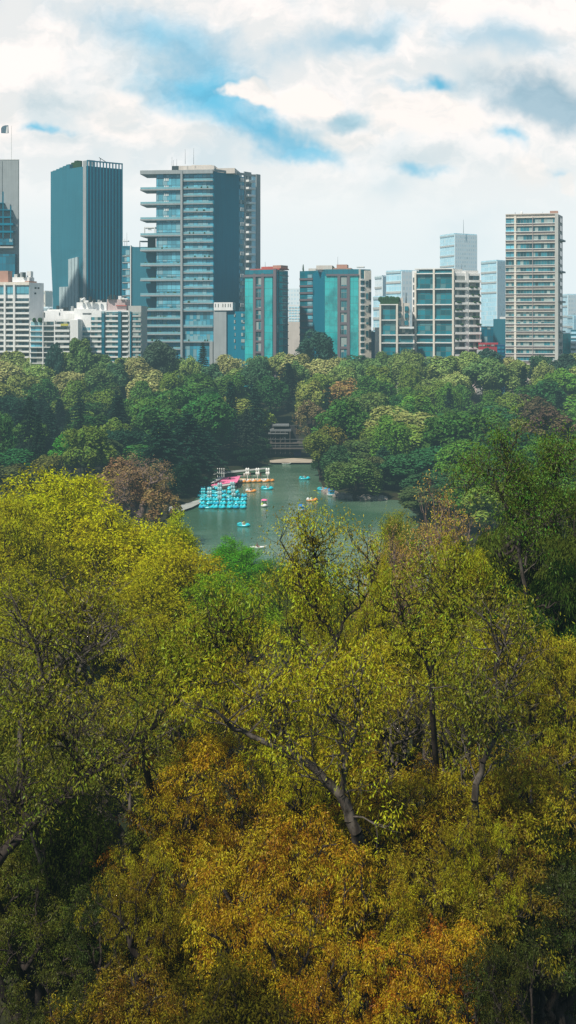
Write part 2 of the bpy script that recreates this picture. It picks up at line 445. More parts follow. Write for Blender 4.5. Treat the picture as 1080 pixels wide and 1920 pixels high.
M['g_grid'] = glass('haze_pale_grid_wall', (0.60, 0.72, 0.78), 3.0, 4.2, 0.12, (0.74, 0.80, 0.82), 1.2, 0.05, rough=0.3)  # far walls likewise, haze painted in as pale blue grey
M['rail'] = wall('glass_rail', (0.20, 0.42, 0.47), 0.3, 0.15, spec=0.4)
M['plant'] = wall('roof_planting', (0.03, 0.075, 0.03), 0.9, 0.5, 1.5, 0.1, False)

def antennas(root, Y, lst, mat='dark', r=0.10):
    for px, y0, y1 in lst:
        part('antenna', M[mat], root, lambda mb: mb.bar((X(px, Y), Y + 4, Z(y0, Y)), (X(px, Y), Y + 4, Z(y1, Y)), r, r * 0.4, 5))
def roof_clutter(root, face, z, p0, p1, n, mats=('conc_l', 'white'), hmax=1.6, seed=1):
    r = random.Random(seed)
    for i in range(n):
        s0 = face.s(p0 + (p1 - p0) * (i + r.random() * 0.6) / n); w = 0.8 + r.random() * 2.0; d = -1.5 - r.random() * 5; hh = 0.4 + r.random() * hmax
        if r.random() < 0.35:
            c = face.pt(s0, d, z)
            part('water_tank', M['conc'] if r.random() < 0.4 else M['dark'], root, lambda mb: mb.bar(c, (c[0], c[1], z + hh + 0.4), 0.7, 0.65, 9))
        else:
            part('roof_unit', M[r.choice(mats)], root, lambda mb: face.sbox(mb, s0, s0 + w, z, z + hh, d - 1.5, d))

# ---------------- the balcony tower (centre left)
R = building('balcony_tower', 'tallest grey tower with stacked overhanging balconies and a dark teal side wall', 332, 600)
YB = 600.0
plan = [C2(293, YB + 3), C2(400, YB), C2(486, YB + 26), C2(420, YB + 42), C2(300, YB + 30)]
fF = Face(C2(264, YB + 3.8), C2(400, YB)); fS = Face(C2(400, YB), C2(486, YB + 26))
zr = Z(320, YB)
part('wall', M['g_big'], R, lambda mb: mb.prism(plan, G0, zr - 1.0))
part('side_wall', M['teal'], R, lambda mb: fS.box(mb, 400.3, 447.5, G0, zr - 0.4, -0.3, 0.25), 'flat dark teal side wall without windows')
fz = lambda py: Z(py, YB)
def slab(mb, p0, p1, py, th, d0, d1, f=None): (f or fF).box(mb, p0, p1, fz(py) - th, fz(py), d0, d1)
part('roof_slab', M['conc'], R, lambda mb: slab(mb, 264, 400, 318.5, 1.8, -14, 1.6))
part('lower_glass', M['g_big'], R, lambda mb: fF.box(mb, 264.5, 293, G0, fz(581), -9, -0.6))
part('recessed_wall', M['slate'], R, lambda mb: fF.box(mb, 268, 293.2, fz(580), fz(463), -11, -7))
wing = [(353.5, 1.5, 1), (381, 1.5, 1), (410, 1.5, 1), (440, 1.5, 1), (467.5, 1.7, 1), (496, 1.5, 0), (524, 1.5, 0), (552.7, 1.5, 0), (580.6, 1.5, 0), (597, 1.1, 0), (611.6, 1.1, 0), (626, 1.1, 0), (640, 1.1, 0), (654, 1.1, 0)]
for k, (py, th, over) in enumerate(wing):
    b = part('balcony', M['conc'], R, lambda mb: slab(mb, 264 + 0.4 * (k % 2), 340.5, py, th * 0.45, -13 if over else -6, 1.5))
    part('railing', M['rail'], b, lambda mb: slab(mb, 264.6, 340, py - 3.3, 0.8, 1.38, 1.46))
    if not over or k == 4:
        [part('shrub', M['plant'], b, lambda mb: mb.ball(fF.pt(fF.s(q), 0.6 + rnd.random() * .5, fz(py) + 0.5), 0.5 + rnd.random() * 0.7, 0.5, 0.45 + rnd.random() * 0.5, 7, 5)) for q in [270 + rnd.random() * 66 for _ in range(5)]]
rs = [338, 353, 366.5, 381, 396, 410, 424.5, 438.5, 453, 468, 482.3, 496.5, 510.7, 525, 539.2, 553.5, 567.7, 582, 612, 640]
for k, py in enumerate(rs):
    b = part('balcony', M['conc'], R, lambda mb: slab(mb, 343.5, 399.6, py, 0.5, -0.2, 1.2))
    part('railing', M['rail'], b, lambda mb: slab(mb, 344, 399.2, py - 3.0, 0.6, 1.05, 1.13))
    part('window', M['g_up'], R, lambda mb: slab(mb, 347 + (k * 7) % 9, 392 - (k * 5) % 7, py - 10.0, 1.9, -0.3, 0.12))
    if k % 3 == 1: [part('shrub', M['plant'], b, lambda mb: mb.ball(fF.pt(fF.s(q), 0.8, fz(py) + 0.4), 0.6, 0.5, 0.55, 7, 5)) for q in [348 + rnd.random() * 46 for _ in range(3)]]
for k in range(11):      # paired storeys of the left bay
    py = 329 + 28.3 * k
    part('window', M['g_up'], R, lambda mb: slab(mb, 294.5, 339, py + (2 if k < 5 else 0), 4.8, -0.3, 0.10 + 0.05 * (k % 2)))
for k in range(6):       # white panels painted to look like lit windows
    py = 333 + 14.1 * k
    for q in (308.3, 311.3, 314.3):
        part('painted_lit_panel', M['white'], R, lambda mb: slab(mb, q, q + 1.8, py, 1.3, 0.1, 0.3))
part('column', M['conc'], R, lambda mb: fF.box(mb, 339.6, 343.4, G0, fz(320), -0.4, 1.9))
part('column', M['conc'], R, lambda mb: fF.box(mb, 394, 400.2, G0, fz(641), -0.4, 1.85))
# side: window stack, white balconies, light strip, end pier
part('wall', M['conc'], R, lambda mb: fS.box(mb, 457.5, 470.5, G0, Z(322, YB + 18), -0.3, 0.30))
part('corner_pier', M['conc'], R, lambda mb: fS.box(mb, 478.5, 486, G0, fz(316) + 0.2, -1.0, 0.8))
part('light_strip', M['g_pale'], R, lambda mb: fS.box(mb, 470.5, 478.5, G0, Z(331, YB + 23), -0.3, 0.42))
for k in range(22):
    yy = YB + 20; zz = Z(340 + 13.7 * k, yy)
    b = part('balcony', M['white'], R, lambda mb: fS.box(mb, 460, 473, zz - 0.5, zz + 0.5, 0.2, 2.2))
    part('window', M['g_win2'], R, lambda mb: fS.box(mb, 461, 469, zz + 0.5, zz + 2.3, 0.2, 0.42))
    if k not in (2, 5, 8):
        part('window', M['g_win'], R, lambda mb: fS.box(mb, 449.5, 456.5, zz - 0.8, zz + 1.1, -0.2, 0.38))
    if k in (0, 1, 4, 6, 7, 10, 13, 17, 19):
        part('painted_lit_panel', M['white'], R, lambda mb: [fS.box(mb, q, q + 1.4, zz - 0.7, zz + 1.0, 0.2, 0.5) for q in (449.8, 452.2, 454.6)])  # white paint stands in for lit windows
part('penthouse', M['beige'], R, lambda mb: (fF.box(mb, 332, 399, zr, fz(308), -20, -4), fF.box(mb, 355, 393, fz(308), fz(306.5), -18, -5)))
part('penthouse', M['beige'], R, lambda mb: fF.box(mb, 399.5, 436, zr - 0.5, fz(312), -30, -7))
part('plant_room', M['dark'], R, lambda mb: fF.box(mb, 318.5, 331.5, zr, fz(307.5), -14, -5))
part('roof_parapet', M['conc'], R, lambda mb: (fS.box(mb, 400.2, 486, fz(320.6), fz(316.6), -0.4, 0.45)))
antennas(R, YB, [(321, 320, 292), (324, 320, 298), (330, 320, 296), (346, 306, 277), (362, 306, 275)])
# little pavilions on the open terraces
part('pergola', M['white'], R, lambda mb: (slab(mb, 270, 291, 424.5, 0.5, -5, 0), slab(mb, 270, 271.2, 426, 3.4, -1, 0), slab(mb, 289, 290.5, 426, 3.4, -1, 0), slab(mb, 277, 283, 427, 1.2, -1, -0.5)))
part('pergola', M['dark'], R, lambda mb: (slab(mb, 275, 287, 444, 4.7, -6, -2), slab(mb, 262, 275, 450.5, 0.4, -5, 0.5), slab(mb, 262, 263, 451, 3.6, 0, 0.5)))
# grey annex at its foot
R = building('podium_annex', 'grey windowless annex with a white louvred top at the foot of the balcony tower', 425, 588)
fA = Face(C2(400.5, 590), C2(436, 588))
part('wall', M['conc'], R, lambda mb: fA.box(mb, 400.5, 424.5, G0, Z(582, 589), -4, 0.1))
part('louver_box', M['white'], R, lambda mb: fA.box(mb, 401.5, 437, Z(582, 589), Z(567, 589), -4, 0.6))
part('louver', M['dark'], R, lambda mb: [fA.box(mb, q, q + 1.2, Z(576, 589), Z(569.5, 589), 0.55, 0.68) for q in (404, 409.5, 418, 422.5, 428, 432)])
part('wall', M['teal'], R, lambda mb: fA.box(mb, 424.5, 462, G0, Z(584, 589), -5, -0.8), 'dark teal wall')
for k in range(6):
    part('window', M['g_win'], R, lambda mb: fA.box(mb, 438, 441, Z(594 + k * 12, 589), Z(588 + k * 12, 589), -0.9, -0.6))
    part('window', M['g_win'], R, lambda mb: fA.box(mb, 451.5, 458, Z(594 + k * 12, 589), Z(588 + k * 12, 589), -0.9, -0.6))

# ---------------- dark ribbed tower
R = building('ribbed_tower', 'dark teal tower with a ribbed right face and an open fin crown', 162, 640)
top = [C2(95, 663), C2(162, 640), C2(228.5, 653), C2(170, 690)]
bot = [C2(99.5, 663), C2(162, 640), C2(228.5, 653), C2(170, 690)]
def pl(z):      # left edge leans inward towards the bottom, most of it below mid-height
    kk = min(1, max(0, (z - Z(470, 660)) / (Z(570, 660) - Z(470, 660)))); q = 95 + 4.5 * kk
    return [C2(q, 663)] + top[1:]
zt = Z(300, 640) - 3
lv = [G0, Z(560, 660), Z(530, 660), Z(500, 660), Z(470, 660), zt]
part('wall', M['slate'], R, lambda mb: [mb.prism(pl(lv[i + 1]), lv[i], lv[i + 1], bottom=pl(lv[i]), cap=(i == 4)) for i in range(5)])
fL = Face(C2(95, 663), C2(162, 640)); fR = Face(C2(162, 640), C2(228.5, 653))
part('ribbed_glass', M['g_rib'], R, lambda mb: fR.sbox(mb, 0.3, fR.L, G0, zt, -0.2, 0.35))
for k in range(12):
    s0 = 0.2 + k * (fR.L - 0.5) / 11
    part('fin', M['teal'], R, lambda mb: fR.sbox(mb, s0 - 0.14, s0 + 0.22, G0, zt + (2.7 if k else 3.0) - k * 0.03, 0.3, 1.0))
part('crown_rail', M['teal'], R, lambda mb: (fR.sbox(mb, 0, fR.L, zt + 2.3, zt + 2.9, 0.4, 0.95)))
for py in (436, 461, 489, 517, 545, 375):
    part('band', M['slate'], R, lambda mb: fR.sbox(mb, 1.6, fR.L - (0.2 if py > 500 else 4), Z(py, 645) - 0.12, Z(py, 645) + 0.12, 0.3, 0.55))
part('roof_edge', M['slate'], R, lambda mb: [fL.sbox(mb, 2 + 3 * i, 5.2 + 3 * i, zt, zt + 0.3 + i * 0.5, -4, 0.02) for i in range(5)])
part('corner_strip', M['conc'], R, lambda mb: fL.sbox(mb, fL.L - 2.8, fL.L - 0.1, G0, zt + 2.8, -0.2, 0.15), 'slightly lighter vertical strip at the corner')
part('service_core', M['louver'], R, lambda mb: ([fL.box(mb, 130 + i * 3.05, 132.6 + i * 3.05, G0, Z(486 - i * 0.6, 650), 0.0, 0.7 + 0.2 * (i % 2)) for i in range(6)], [fL.box(mb, 113 + i * 3.0, 115.6 + i * 3.0, G0, Z(538, 655), 0.0, 0.7 + 0.2 * (i % 2)) for i in range(6)]), 'pale corrugated stepped panel')
part('roof_unit', M['plant'], R, lambda mb: (fL.box(mb, 127, 145, zt, zt + 3.3, -6, -2), fL.box(mb, 133, 139, zt + 3.2, zt + 4.0, -6, -2)))
part('roof_unit', M['white'], R, lambda mb: fL.box(mb, 148, 160, zt, zt + 3.4, -6, -2))
part('crane_arm', M['dark'], R, lambda mb: (mb.bar((X(184, 640), 645, zt + 2), (X(186, 640), 645, zt + 4.6), 0.2), mb.bar((X(183, 640), 645, zt + 4.9), (X(197, 640), 648, zt + 2.6), 0.15)))

# ---------------- grey tower at the left edge with open steel frames
R = building('grey_slab_tower', 'grey concrete tower cut by the left edge with open steel decks', 0, 600)
fG = Face(C2(-70, 600), C2(36, 600)); g = lambda py: Z(py, 600)
part('wall', M['conc'], R, lambda mb: mb.prism(depth_plan([C2(-70, 600), C2(36, 600)], 14), G0, g(300)))
part('panel_joint', M['dark'], R, lambda mb: (fG.box(mb, 4, 4.5, g(470), g(302), 0, 0.12), fG.box(mb, 34.6, 35.0, g(525), g(302), 0, 0.12)))
part('glass_box', M['g_teal'], R, lambda mb: fG.box(mb, -70, 31, G0, g(477), 0, 3.5))
part('cornice', M['conc_l'], R, lambda mb: fG.box(mb, -70, 28, g(466), g(463), 0, 4.0))
part('glass_box', M['g_teal'], R, lambda mb: fG.box(mb, -70, 27.5, g(460), g(448.5), 0, 3.5))
for py, th in ((382, .35), (395, .35), (408.5, .6), (421.5, 1.0), (435.5, 0.9)):
    part('steel_deck', M['teal'], R, lambda mb: fG.box(mb, -70, (9.5 if py < 390 else 24 if py < 415 else 28), g(py) - th / 2, g(py) + th / 2, 0, 4))
for px, a in ((9, 361), (23.3, 388)):
    part('steel_post', M['teal'], R, lambda mb: fG.box(mb, px - 0.7, px + 0.9, g(448), g(a), 3.4, 3.9))
part('roof_edge', M['conc_l'], R, lambda mb: fG.box(mb, -70, 35.5, g(300), g(299), -1, 0.1))
part('flagpole', M['conc_l'], R, lambda mb: mb.bar((X(18, 600), 604, g(300)), (X(18, 600), 604, g(233)), 0.10, 0.06, 5))
# grey banner on its pole
R = empty('banner', (X(17, 600), 603.5, g(242)), 0, 'small slate grey banner flying above the grey concrete tower', 'banner')
Yb = 603.5
pts = [(2.0, 249.5), (2.0, 240), (5, 236.5), (9.5, 235), (15.5, 234.8), (16.2, 249.6), (11, 250)]
m_ban = wall('banner_cloth', (0.12, 0.19, 0.24), 0.8, 0.4, 2.0, 0.1, False)
part('cloth', m_ban, R, lambda mb: (mb.quad([(X(a, Yb), Yb, Z(b, Yb)) for a, b in pts]), mb.quad([(X(a, Yb), Yb + 0.12, Z(b, Yb)) for a, b in pts[::-1]])))
part('white_panel', M['white'], R, lambda mb: mb.quad([(X(a, Yb), Yb - 0.08, Z(b, Yb)) for a, b in [(10.8, 249.5), (12.5, 237), (14.8, 237), (14.6, 249.5)]]))

# ---------------- teal block between the towers
R = building('teal_block', 'plain dark teal block between the ribbed tower and the balcony tower', 265, 640)
fT = Face(C2(228, 642), C2(295, 640)); g = lambda py: Z(py, 641)
part('wall', M['slate'], R, lambda mb: fT.box(mb, 246.5, 294, G0, g(463), -12, 0))
part('stair_tower', M['g_teal'], R, lambda mb: fT.box(mb, 229.5, 245, G0, g(461), -10, 0.3))
part('corner_post', M['white'], R, lambda mb: fT.box(mb, 244.6, 246.3, G0, g(460), -1, 0.8))
for k in range(8):
    part('window', M['g_pale'] if k in (2, 5, 6) else M['g_up'], R, lambda mb: fT.box(mb, 236 + (k % 3) * 2, 243.8, g(478 + 12.5 * k), g(468 + 12.5 * k), 0.2, 0.55))
    part('landing', M['conc_l'], R, lambda mb: fT.box(mb, 230, 244.2, g(480.5 + 12.5 * k), g(479.3 + 12.5 * k), 0.2, 0.7))
antennas(R, 641, [(236, 461, 435), (232, 461, 446)])
part('roof_rail', M['white'], R, lambda mb: fT.box(mb, 229.5, 240, g(452.5), g(451), -3, 0))

# ---------------- green glass towers with brown piers
def banded(R, f, p0, p1, ys, mat, d0=0.1, d1=0.5, name='spandrel', th=2.0):
    for y in ys: part(name, mat, R, lambda mb: f.box(mb, p0, p1, Z(y + th, f.P.y), Z(y - th, f.P.y), d0, d1))
R = building('green_glass_tower', 'sea green glass tower with one brown pier strip and a red roof edge', 519, 575)
PL, PC, PR = C2(459.5, 584), C2(519, 575), C2(540, 590)
a = Vector(PR) - Vector(PC); back = (PL[0] + a.x + 4, PL[1] + a.y + 10)
fH, fI = Face(PL, PC), Face(PC, PR); g = lambda py: Z(py, 579)
part('wall', M['g_dgreen'], R, lambda mb: mb.prism([PL, PC, PR, back], G0, g(506)))
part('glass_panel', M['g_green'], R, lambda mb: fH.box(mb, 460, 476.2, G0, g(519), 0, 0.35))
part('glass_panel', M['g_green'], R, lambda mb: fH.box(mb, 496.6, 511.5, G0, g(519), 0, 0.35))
part('pier', M['brown'], R, lambda mb: fH.box(mb, 476.2, 481, G0, g(513), 0, 0.8))
part('pier', M['brown'], R, lambda mb: fH.box(mb, 491.5, 496.6, G0, g(513), 0, 0.8))
part('pier', M['brown'], R, lambda mb: fH.box(mb, 514, 519.3, G0, g(505), 0, 0.85))
part('cornice', M['brown'], R, lambda mb: fH.box(mb, 459, 513.9, g(519), g(514.5), 0, 0.9))
part('parapet', M['g_dgreen'], R, lambda mb: fH.box(mb, 459.5, 513.9, g(514.5), g(506), -0.3, 0.3))
for k in range(7):
    y = 520.5 + 20.3 * k
    part('window', M['g_win'], R, lambda mb: fH.box(mb, 481.4, 491.1, g(y + 16.5), g(y), 0, 0.35))
    part('spandrel', M['brown'], R, lambda mb: fH.box(mb, 481, 491.5, g(y + 20.2), g(y + 16.6), 0, 0.7))
for k in range(11):
    part('balcony_band', M['brown'], R, lambda mb: fI.box(mb, 523, 539.5, Z(517 + 13.2 * k, 580), Z(515.5 + 13.2 * k, 580), 0, 0.5))
part('glass_panel', M['g_green'], R, lambda mb: fI.box(mb, 522.6, 529.5, G0, Z(510, 578), 0, 0.3))
part('roof', M['red'], R, lambda mb: (fH.box(mb, 467, 522, g(506), g(503.5), -9, -1), fH.box(mb, 483, 505, g(503.5), g(499.5), -8, -3)))
part('roof_unit', M['clay'], R, lambda mb: fH.box(mb, 505, 520, g(503.5), g(497.5), -9, -3))
antennas(R, 580, [(497, 500, 490)])

R = building('twin_glass_tower', 'wide sea green glass tower with brown pier strip and pale right wall', 630, 585)
q0, q1, q2, q3, q4 = C2(562, 603), C2(587.5, 600), C2(609, 585), C2(672.5, 583), C2(695, 587)
f1, f2, f3, f4 = Face(q0, q1), Face(q1, q2), Face(q2, q3), Face(q3, q4)
g = lambda py: Z(py, 585)
zz = g(505)
part('wall', M['g_dgreen'], R, lambda mb: mb.prism([q0, q1, q2, q3, q4, C2(690, 618), C2(566, 618)], G0, zz))
for k in range(12):
    y = 523 + 13 * k
    part('spandrel', M['brown'], R, lambda mb: f1.box(mb, 562, 587, Z(y + 2, 600), Z(y - 1.6, 600), 0, 0.4))
    part('window', M['g_up'], R, lambda mb: f1.box(mb, 576.5, 586.5, Z(y - 2.2, 600), Z(y - 9, 600), 0, 0.25))
part('side_wall', M['teal'], R, lambda mb: f2.box(mb, 587.6, 608.8, G0, zz - 1, 0, 0.2), 'dark teal blank wall')
part('glass_panel', M['g_green'], R, lambda mb: f3.box(mb, 609, 633, G0, g(518), 0, 0.3))
part('glass_panel', M['g_green'], R, lambda mb: f3.box(mb, 656, 672, G0, g(516.5), 0, 0.3))
part('pier', M['brown'], R, lambda mb: f3.box(mb, 633, 638.3, G0, g(514), 0, 0.8))
part('pier', M['brown'], R, lambda mb: f3.box(mb, 651, 656, G0, g(514), 0, 0.8))
part('cornice', M['brown'], R, lambda mb: f3.box(mb, 612, 672.4, g(517.5), g(514), 0, 0.85))
for k in range(7):
    y = 518.5 + 22.6 * k
    part('window', M['g_win'], R, lambda mb: f3.box(mb, 638.7, 650.6, g(y + 18), g(y), 0, 0.35))
    part('spandrel', M['brown'], R, lambda mb: f3.box(mb, 638.3, 651, g(y + 22.5), g(y + 18.1), 0, 0.7))
part('end_wall', M['cream'], R, lambda mb: (f4.box(mb, 672.8, 675.6, G0, zz, 0, 0.4), f4.box(mb, 683, 695, G0, zz - 0.5, 0, 0.45)), 'pale pinkish end wall')
for k in range(13):
    y = 525 + 11.6 * k
    part('balcony', M['white'], R, lambda mb: f4.box(mb, 675, 681.5, Z(y + 1.6, 588), Z(y - 1.6, 588), 0, 0.9))
for k in range(6):
    part('window', M['dark'], R, lambda mb: f4.box(mb, 690.5, 694.6, Z(541 + 23 * k, 598), Z(526 + 23 * k, 598), 0.4, 0.65))
    part('window', M['g_win'], R, lambda mb: f4.box(mb, 685, 689.5, Z(539 + 23 * k, 596), Z(528 + 23 * k, 596), 0.4, 0.6))
part('roof', M['beige'], R, lambda mb: f3.box(mb, 571, 585, zz, zz + 1.2, -24, -16)); part('roof', M['beige'], R, lambda mb: f3.box(mb, 592, 622, zz, zz + 1.9, -10, -2))
part('roof_unit', M['clay'], R, lambda mb: (f3.box(mb, 630, 650, zz + 0.5, zz + 2.3, -10, -3), f3.box(mb, 624, 658, zz, zz + 0.6, -12, -1)), 'terracotta roof house')
part('roof_rail', M['white'], R, lambda mb: f3.box(mb, 668, 682, zz + 0.8, zz + 1.3, -6, -1))
[part('shrub', M['plant'], R, lambda mb: mb.ball((X(q, 588), 588, zz + 0.4), 1.0, 1.0, 1.1, 7, 5)) for q in (612, 616, 620, 624)]
antennas(R, 588, [(634, 500, 480), (567, 505, 496)]); antennas(R, 588, [(569, 508, 495)], 'plant', 0.4)

# ---------------- frame building pair
R = building('frame_building', 'white framed apartment block with tall dark teal panes and balconied right wall', 850, 565)
p0, p1, p2 = C2(778, 570), C2(850, 565), C2(900, 570)
fK, fK2 = Face(p0, p1), Face(p1, p2); g = lambda py: Z(py, 566); zt = g(512)
part('wall', M['white'], R, lambda mb: mb.prism([p0, p1, p2, C2(860, 606), C2(790, 600)], G0, zt))
ks = [512.5, 542, 571, 599.5, 627.5, 642.5, 671, 700]
for i in range(7):
    for (a, b) in ((781.5, 812.5), (816.5, 848.5)):
        part('window', M['g_lake'], R, lambda mb: fK.box(mb, a, b, g(ks[i + 1] - 0.6), g(ks[i] + 1.6), 0, 0.15))
for y in ks[:-1]:
    part('slab', M['white2'], R, lambda mb: fK.box(mb, 778, 851, g(y + 1.1), g(y - 0.8), 0, 1.3))
    part('terrace_rail', M['g_lake'], R, lambda mb: fK.box(mb, 782, 848, g(y - 1.0), g(y - 3.6), 0.95, 1.02))
for q in (778.2, 812.8, 848.6):
    part('column', M['cream'], R, lambda mb: fK.box(mb, q, q + 3.4, G0, g(505 if q > 780 else 511), 0, 1.6))
part('penthouse', M['g_teal'], R, lambda mb: (fK.box(mb, 784, 846, zt, g(505), -6, -1.5)))
part('roof', M['white2'], R, lambda mb: fK.box(mb, 778, 850, g(504.8), g(502.8), -8, 1.0))
for k in range(11):
    y = 517 + 13.9 * k
    for (a, b, c) in ((853.5, 871, 566), (880, 898, 569)):
        gg = lambda py: Z(py, c)
        part('window', M['g_win2'], R, lambda mb: fK2.box(mb, a, b, gg(y + 8), gg(y), 0, 0.2))
        bl = part('balcony', M['white2'], R, lambda mb: (fK2.box(mb, a - 1.5, b + 2, gg(y + 12.5), gg(y + 8.5), 0, 1.3)))
        if rnd.random() < 0.6: [part('shrub', M['plant'], bl, lambda mb: mb.ball(fK2.pt(fK2.s(q), 1.2, gg(y + 8)), 0.5 + rnd.random() * .5, 0.45, 0.45, 6, 4)) for q in [a + rnd.random() * (b - a) for _ in range(3)]]
part('column', M['white2'], R, lambda mb: fK2.box(mb, 872.5, 877.5, G0, Z(509, 568), 0, 0.5))
part('penthouse', M['white2'], R, lambda mb: (fK2.box(mb, 852, 868, zt, Z(505, 568), -8, -0.6), fK2.box(mb, 874, 898, zt - 0.3, Z(507, 568), -8, -0.6)))
part('stair_wall', M['white'], R, lambda mb: fK.box(mb, 769.5, 777.8, G0, g(506), -12, -4))
for k in range(10):
    part('window', M['g_win2'], R, lambda mb: fK.box(mb, 771.3, 776, g(528 + 14 * k), g(519 + 14 * k), -4.1, -3.8))
antennas(R, 570, [(868, 505, 494)])

R = building('stepped_block', 'lower cream framed block with a planted roof left of the white framed block', 742, 560)
f = Face(C2(711.5, 561), C2(777, 560)); g = lambda py: Z(py, 560)
part('wall', M['cream'], R, lambda mb: f.box(mb, 711.5, 746, G0, g(571), -15, 0))
part('wall', M['beige'], R, lambda mb: (f.box(mb, 746, 756, G0, g(558), -15, -3), f.box(mb, 756, 768.5, G0, g(568), -15, -3.5), f.box(mb, 746, 777, G0, g(628), -3, 0)), 'beige recessed wall')
js = [571, 600, 628, 643, 671, 700]
for i in range(5):
    part('window', M['g_lake'], R, lambda mb: f.box(mb, 713.5, 742, g(js[i + 1] - 1), g(js[i] + 1.5), 0, 0.15))
    part('slab', M['white2'], R, lambda mb: f.box(mb, 711, 746.4, g(js[i] + 1), g(js[i] - 0.8), 0, 1.3))
for i in (2, 3, 4):
    part('window', M['g_lake'], R, lambda mb: f.box(mb, 747.5, 774, g(js[i + 1] - 1), g(js[i] + 1.5), 0, 0.15))
    part('slab', M['white2'], R, lambda mb: f.box(mb, 746.4, 777, g(js[i] + 1), g(js[i] - 0.8), 0, 1.3))
for q in (711.2, 742.5):
    part('column', M['cream'], R, lambda mb: f.box(mb, q, q + 3.3, G0, g(571), 0, 1.6))
for k in range(3):
    for a, b in ((747.5, 752), (759, 766)):
        part('window', M['g_dgreen'], R, lambda mb: f.box(mb, a, b, g(583 + 13.5 * k + 0), g(574 + 13.5 * k), -3.6, -2.8))
part('canopy', M['white2'], R, lambda mb: f.box(mb, 749, 776, g(616), g(612.5), -3, 1.0))
part('window', M['g_win2'], R, lambda mb: f.box(mb, 750, 775, g(627), g(617), -3, -1))
part('roof_garden', M['plant'], R, lambda mb: (f.box(mb, 713, 748, g(571), g(562), -8, -0.8), [mb.ball((X(q, 562), 563, g(561)), 1.2, 1.2, 0.9 + rnd.random(), 8, 5) for q in range(714, 750, 4)]))
antennas(R, 562, [(763, 568, 548)], r=0.3)

# ---------------- right hand banded tower
R = building('banded_tower', 'tall beige apartment tower with horizontal window bands at the right', 1000, 550)
p0, p1, p2 = C2(948, 553), C2(1046, 548), C2(1055, 560)
fO, fO2 = Face(p0, p1), Face(p1, p2); g = lambda py: Z(py, 550); zt = g(402)
part('wall', M['beige'], R, lambda mb: mb.prism([p0, p1, p2, C2(1040, 572), C2(956, 570)], G0, zt))
ys = [380 + q / 5.4 for q in (155, 238, 325, 412, 495, 578, 655, 728, 803, 880, 957, 1034, 1108, 1183, 1258, 1334, 1409, 1484, 1559, 1640)]
for k, y in enumerate(ys):
    h = 9.3 if k < 6 else 7.2
    part('window', M['g_win'] if k > 4 else M['g_up'], R, lambda mb: fO.box(mb, 948.6, 963.8, g(y + h), g(y), -0.1, 0.15))
    part('window', M['g_win'], R, lambda mb: fO.box(mb, 968.2, 1039.8, g(y + h), g(y), -0.1, 0.15))
    part('sill', M['white2'], R, lambda mb: fO.box(mb, 947.6, 1041, g(y + h + 1.3), g(y + h + 0.2), 0, 0.9))
    part('spandrel', M['mauve'], R, lambda mb: fO.box(mb, 948, 1040.6, g(y + h + 4.0), g(y + h + 1.4), 0, 0.55))
    part('lintel', M['cream'], R, lambda mb: fO.box(mb, 948, 1040.8, g(y - 0.3), g(y - 1.6), 0, 0.7))
    part('window', M['g_win2'], R, lambda mb: fO2.box(mb, 1048.5, 1052.8, Z(y + h, 555), Z(y, 555), 0, 0.3))
    if k % 4 == 2: part('balcony', M['conc'], R, lambda mb: fO2.box(mb, 1047.5, 1055.4, Z(y + h + 3, 555), Z(y + h, 555), 0, 1.2))
part('pier', M['cream'], R, lambda mb: fO.box(mb, 964, 968, G0, g(404), 0, 0.75))
part('pier', M['conc_l'], R, lambda mb: fO.box(mb, 1040.5, 1046.6, G0, g(401), 0, 0.95))
part('drain_pipe', M['mauve'], R, lambda mb: fO.box(mb, 998.5, 999.3, G0, g(404), 0.9, 1.1))
part('parapet', M['beige'], R, lambda mb: fO.box(mb, 948, 1046, zt, g(400.5), -0.6, 0.6))
part('roof_unit', M['clay'], R, lambda mb: fO.box(mb, 1031, 1046, g(400.5), g(395.6), -7, -1))
part('roof_unit', M['white'], R, lambda mb: (fO.box(mb, 983, 1003, zt, g(399), -7, -2), fO.box(mb, 1006, 1028, zt, g(399.3), -7, -2)))
part('dish', M['white'], R, lambda mb: mb.ball((X(978, 552), 552, g(398.5)), 0.6, 0.4, 0.8, 8, 5))
antennas(R, 552, [(969, 400, 396), (1021, 400, 395.5)])

# ---------------- white residential at far left
R = building('white_banded_block', 'white apartment block with dark window bands at the far left', 55, 540)
p0, p1, p2 = C2(-60, 544), C2(55, 540), C2(82, 547)
fC, fC2 = Face(p0, p1), Face(p1, p2); g = lambda py: Z(py, 541); zt = g(530)
part('wall', M['white'], R, lambda mb: mb.prism([p0, p1, p2, C2(70, 565), C2(-40, 565)], G0, zt))
cols = ((-40, -27), (-22, 8.3), (12.3, 25.7), (30, 54.3))
for k in range(14):
    y = 537 if k == 0 else 549 + 10.3 * k
    for a, b in cols:
        part('window', M['g_up'] if k == 0 else M['g_win2'], R, lambda mb: fC.box(mb, a, b, g(y + (15 if k == 0 else 5.4)), g(y), -0.1, 0.12))
    if k: part('sill', M['white2'], R, lambda mb: fC.box(mb, -60, 55.6, g(y + 8.8), g(y + 5.8), 0, 0.9))
for q in (8.6, 26.2):
    part('pier', M['white2'], R, lambda mb: fC.box(mb, q, q + 3.3, G0, g(533), 0, 1.1))
part('cornice', M['cream'], R, lambda mb: fC.box(mb, -60, 55.5, g(534.5), g(529), 0, 0.7))
for a, y in ((65, 539), (70.5, 539), (64.5, 549)):
    part('window', M['dark'], R, lambda mb: fC2.box(mb, a, a + 3, Z(y + 3, 546), Z(y, 546), 0, 0.15))
part('roof', M['clay'], R, lambda mb: (fC.box(mb, -60, 10, zt, g(507), -8, -3), fC2.box(mb, 57, 72, zt, zt + 0.7, -6, -1)))
